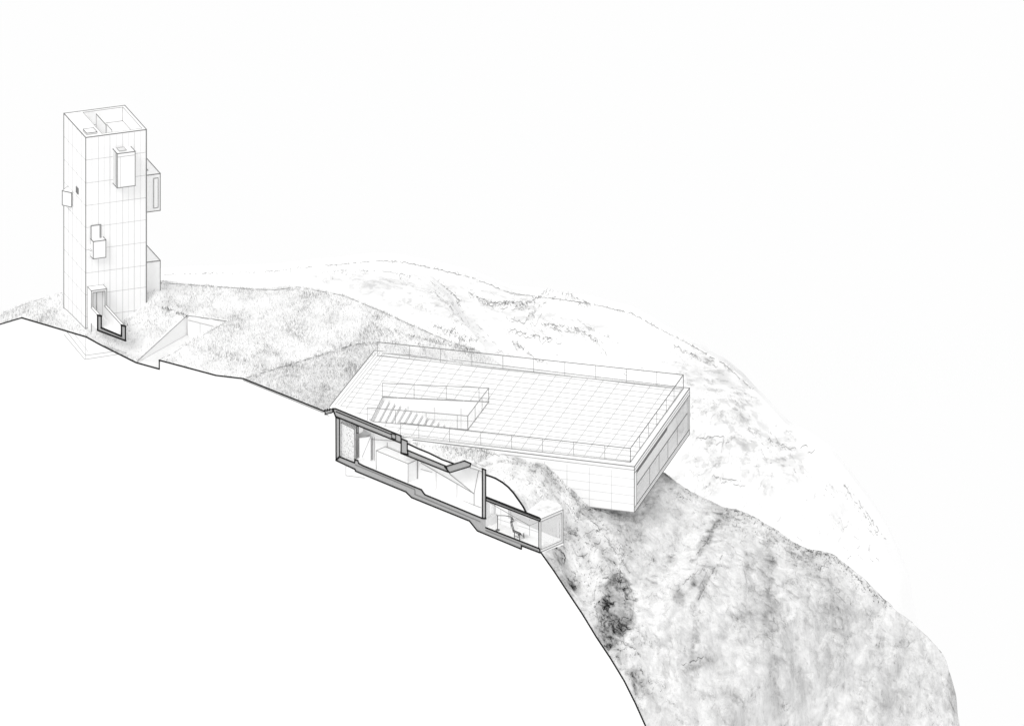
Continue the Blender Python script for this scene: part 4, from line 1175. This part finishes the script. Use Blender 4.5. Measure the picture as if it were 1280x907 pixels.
for pl in ([(585, 365), (610, 378), (660, 378), (690, 360), (740, 380)], [(635, 410), (660, 418), (695, 424)], [(640, 425), (665, 445), (678, 450)], [(600, 372), (612, 378), (640, 378)], [(545, 350), (575, 375), (560, 395)], [(680, 404), (720, 410), (750, 425)],
           [(630, 395), (655, 404), (670, 385)], [(842, 430), (870, 445), (895, 452)], [(960, 548), (985, 560), (1012, 556)], [(1055, 605), (1068, 625), (1100, 670)], [(870, 548), (905, 545), (900, 575)], [(890, 595), (925, 600)]):
    scatter_strokes(V, Fc, MI, pl, far, 2.4 if pl[0][0] > 840 else 1.1, .28, 0 if pl[0][0] > 840 else 1, 3, .3)
    inkline(V, Fc, MI, pl, far, .08, 0, 4, .2); inkline(V, Fc, MI, [(x + 9, y + 7) for x, y in pl], far, .06, 0, 5, .3)
for i in range(330):
    px = random.uniform(545, 1090); cy = np.interp(px, [545, 700, 860, 1000, 1090], [345, 385, 445, 560, 650])
    py = cy + abs(random.gauss(0, 45)) + 4
    if noise.noise(Vector((px * .02, py * .02, 2))) < -.05: continue
    ln, sl_ = random.uniform(4, 18), random.gauss(.9 if px < 840 else .3, .6)
    inkline(V, Fc, MI, [(px, py), (px + sl_ * ln * .5, py + ln * .4), (px + sl_ * ln, py + ln * .9)], far, random.uniform(.025, .055), 0, 4, .3)
make_stuff('scrub', V, Fc, MI, [S1, S2, S3], 'faint scrub lines along the crest and crags of the far white hill', 'scrub')
V, Fc, MI = [], [], []
for pl in ([(410, 339), (460, 338), (500, 342), (540, 353), (560, 370)], [(560, 372), (575, 395), (585, 412)], [(540, 362), (565, 385), (572, 410)]):
    inkline(V, Fc, MI, pl, mid, .07, 0, 2, .4)
    scatter_strokes(V, Fc, MI, pl, mid, 2, .25, 0, 3.5, .35)
scatter_strokes(V, Fc, MI, [(545, 405), (570, 415), (590, 425)], mid, .5, .3, 1, 5, .25)
make_stuff('scrub', V, Fc, MI, [S1, S2, S3], 'small grey scrub on the rounded mid distance hill', 'scrub')

# ------------------------------------------------------------------ light, sky, camera
SUN_EL, SUN_AZ = math.radians(48), math.radians(215)
w = bpy.data.worlds.new('World'); sc.world = w; w.use_nodes = True
nt = w.node_tree; bg = nt.nodes['Background']
sk = nt.nodes.new('ShaderNodeTexSky'); sk.sky_type = 'NISHITA'; sk.sun_disc = False
sk.sun_elevation = SUN_EL; sk.sun_rotation = SUN_AZ
hs = nt.nodes.new('ShaderNodeHueSaturation'); hs.inputs['Saturation'].default_value = 0.0; hs.inputs['Value'].default_value = .1
nt.links.new(sk.outputs[0], hs.inputs['Color'])
mx = nt.nodes.new('ShaderNodeMix'); mx.data_type = 'RGBA'; mx.inputs['Factor'].default_value = .04
mx.inputs['A'].default_value = (0.893, 0.893, 0.893, 1); nt.links.new(hs.outputs[0], mx.inputs['B'])
nt.links.new(mx.outputs['Result'], bg.inputs['Color']); bg.inputs['Strength'].default_value = 1.0
sl = bpy.data.lights.new('Sun', 'SUN'); sl.energy = 1.0; sl.angle = math.radians(25); sl.color = (1, .995, .985)
so = bpy.data.objects.new('sun', sl); col.objects.link(so)
sd = Vector((math.sin(SUN_AZ) * math.cos(SUN_EL), math.cos(SUN_AZ) * math.cos(SUN_EL), math.sin(SUN_EL)))
so.rotation_euler = sd.to_track_quat('Z', 'Y').to_euler(); so.location = sd * 60
cam = bpy.data.cameras.new('Camera'); cam.type = 'ORTHO'; cam.ortho_scale = 1280 * K
cam.clip_start = .1; cam.clip_end = 800
co = bpy.data.objects.new('Camera', cam); col.objects.link(co)
co.location = Vector((0, 0, Z0)) - VD * 160
co.rotation_euler = (-VD).to_track_quat('Z', 'Y').to_euler()
sc.camera = co
vs = sc.view_settings; vs.view_transform = 'Standard'; vs.look = 'None'; vs.exposure = 0.21; vs.gamma = 1; vs.use_curve_mapping = False
sc.cycles.max_bounces = 8; sc.cycles.diffuse_bounces = 5; sc.cycles.transparent_max_bounces = 24
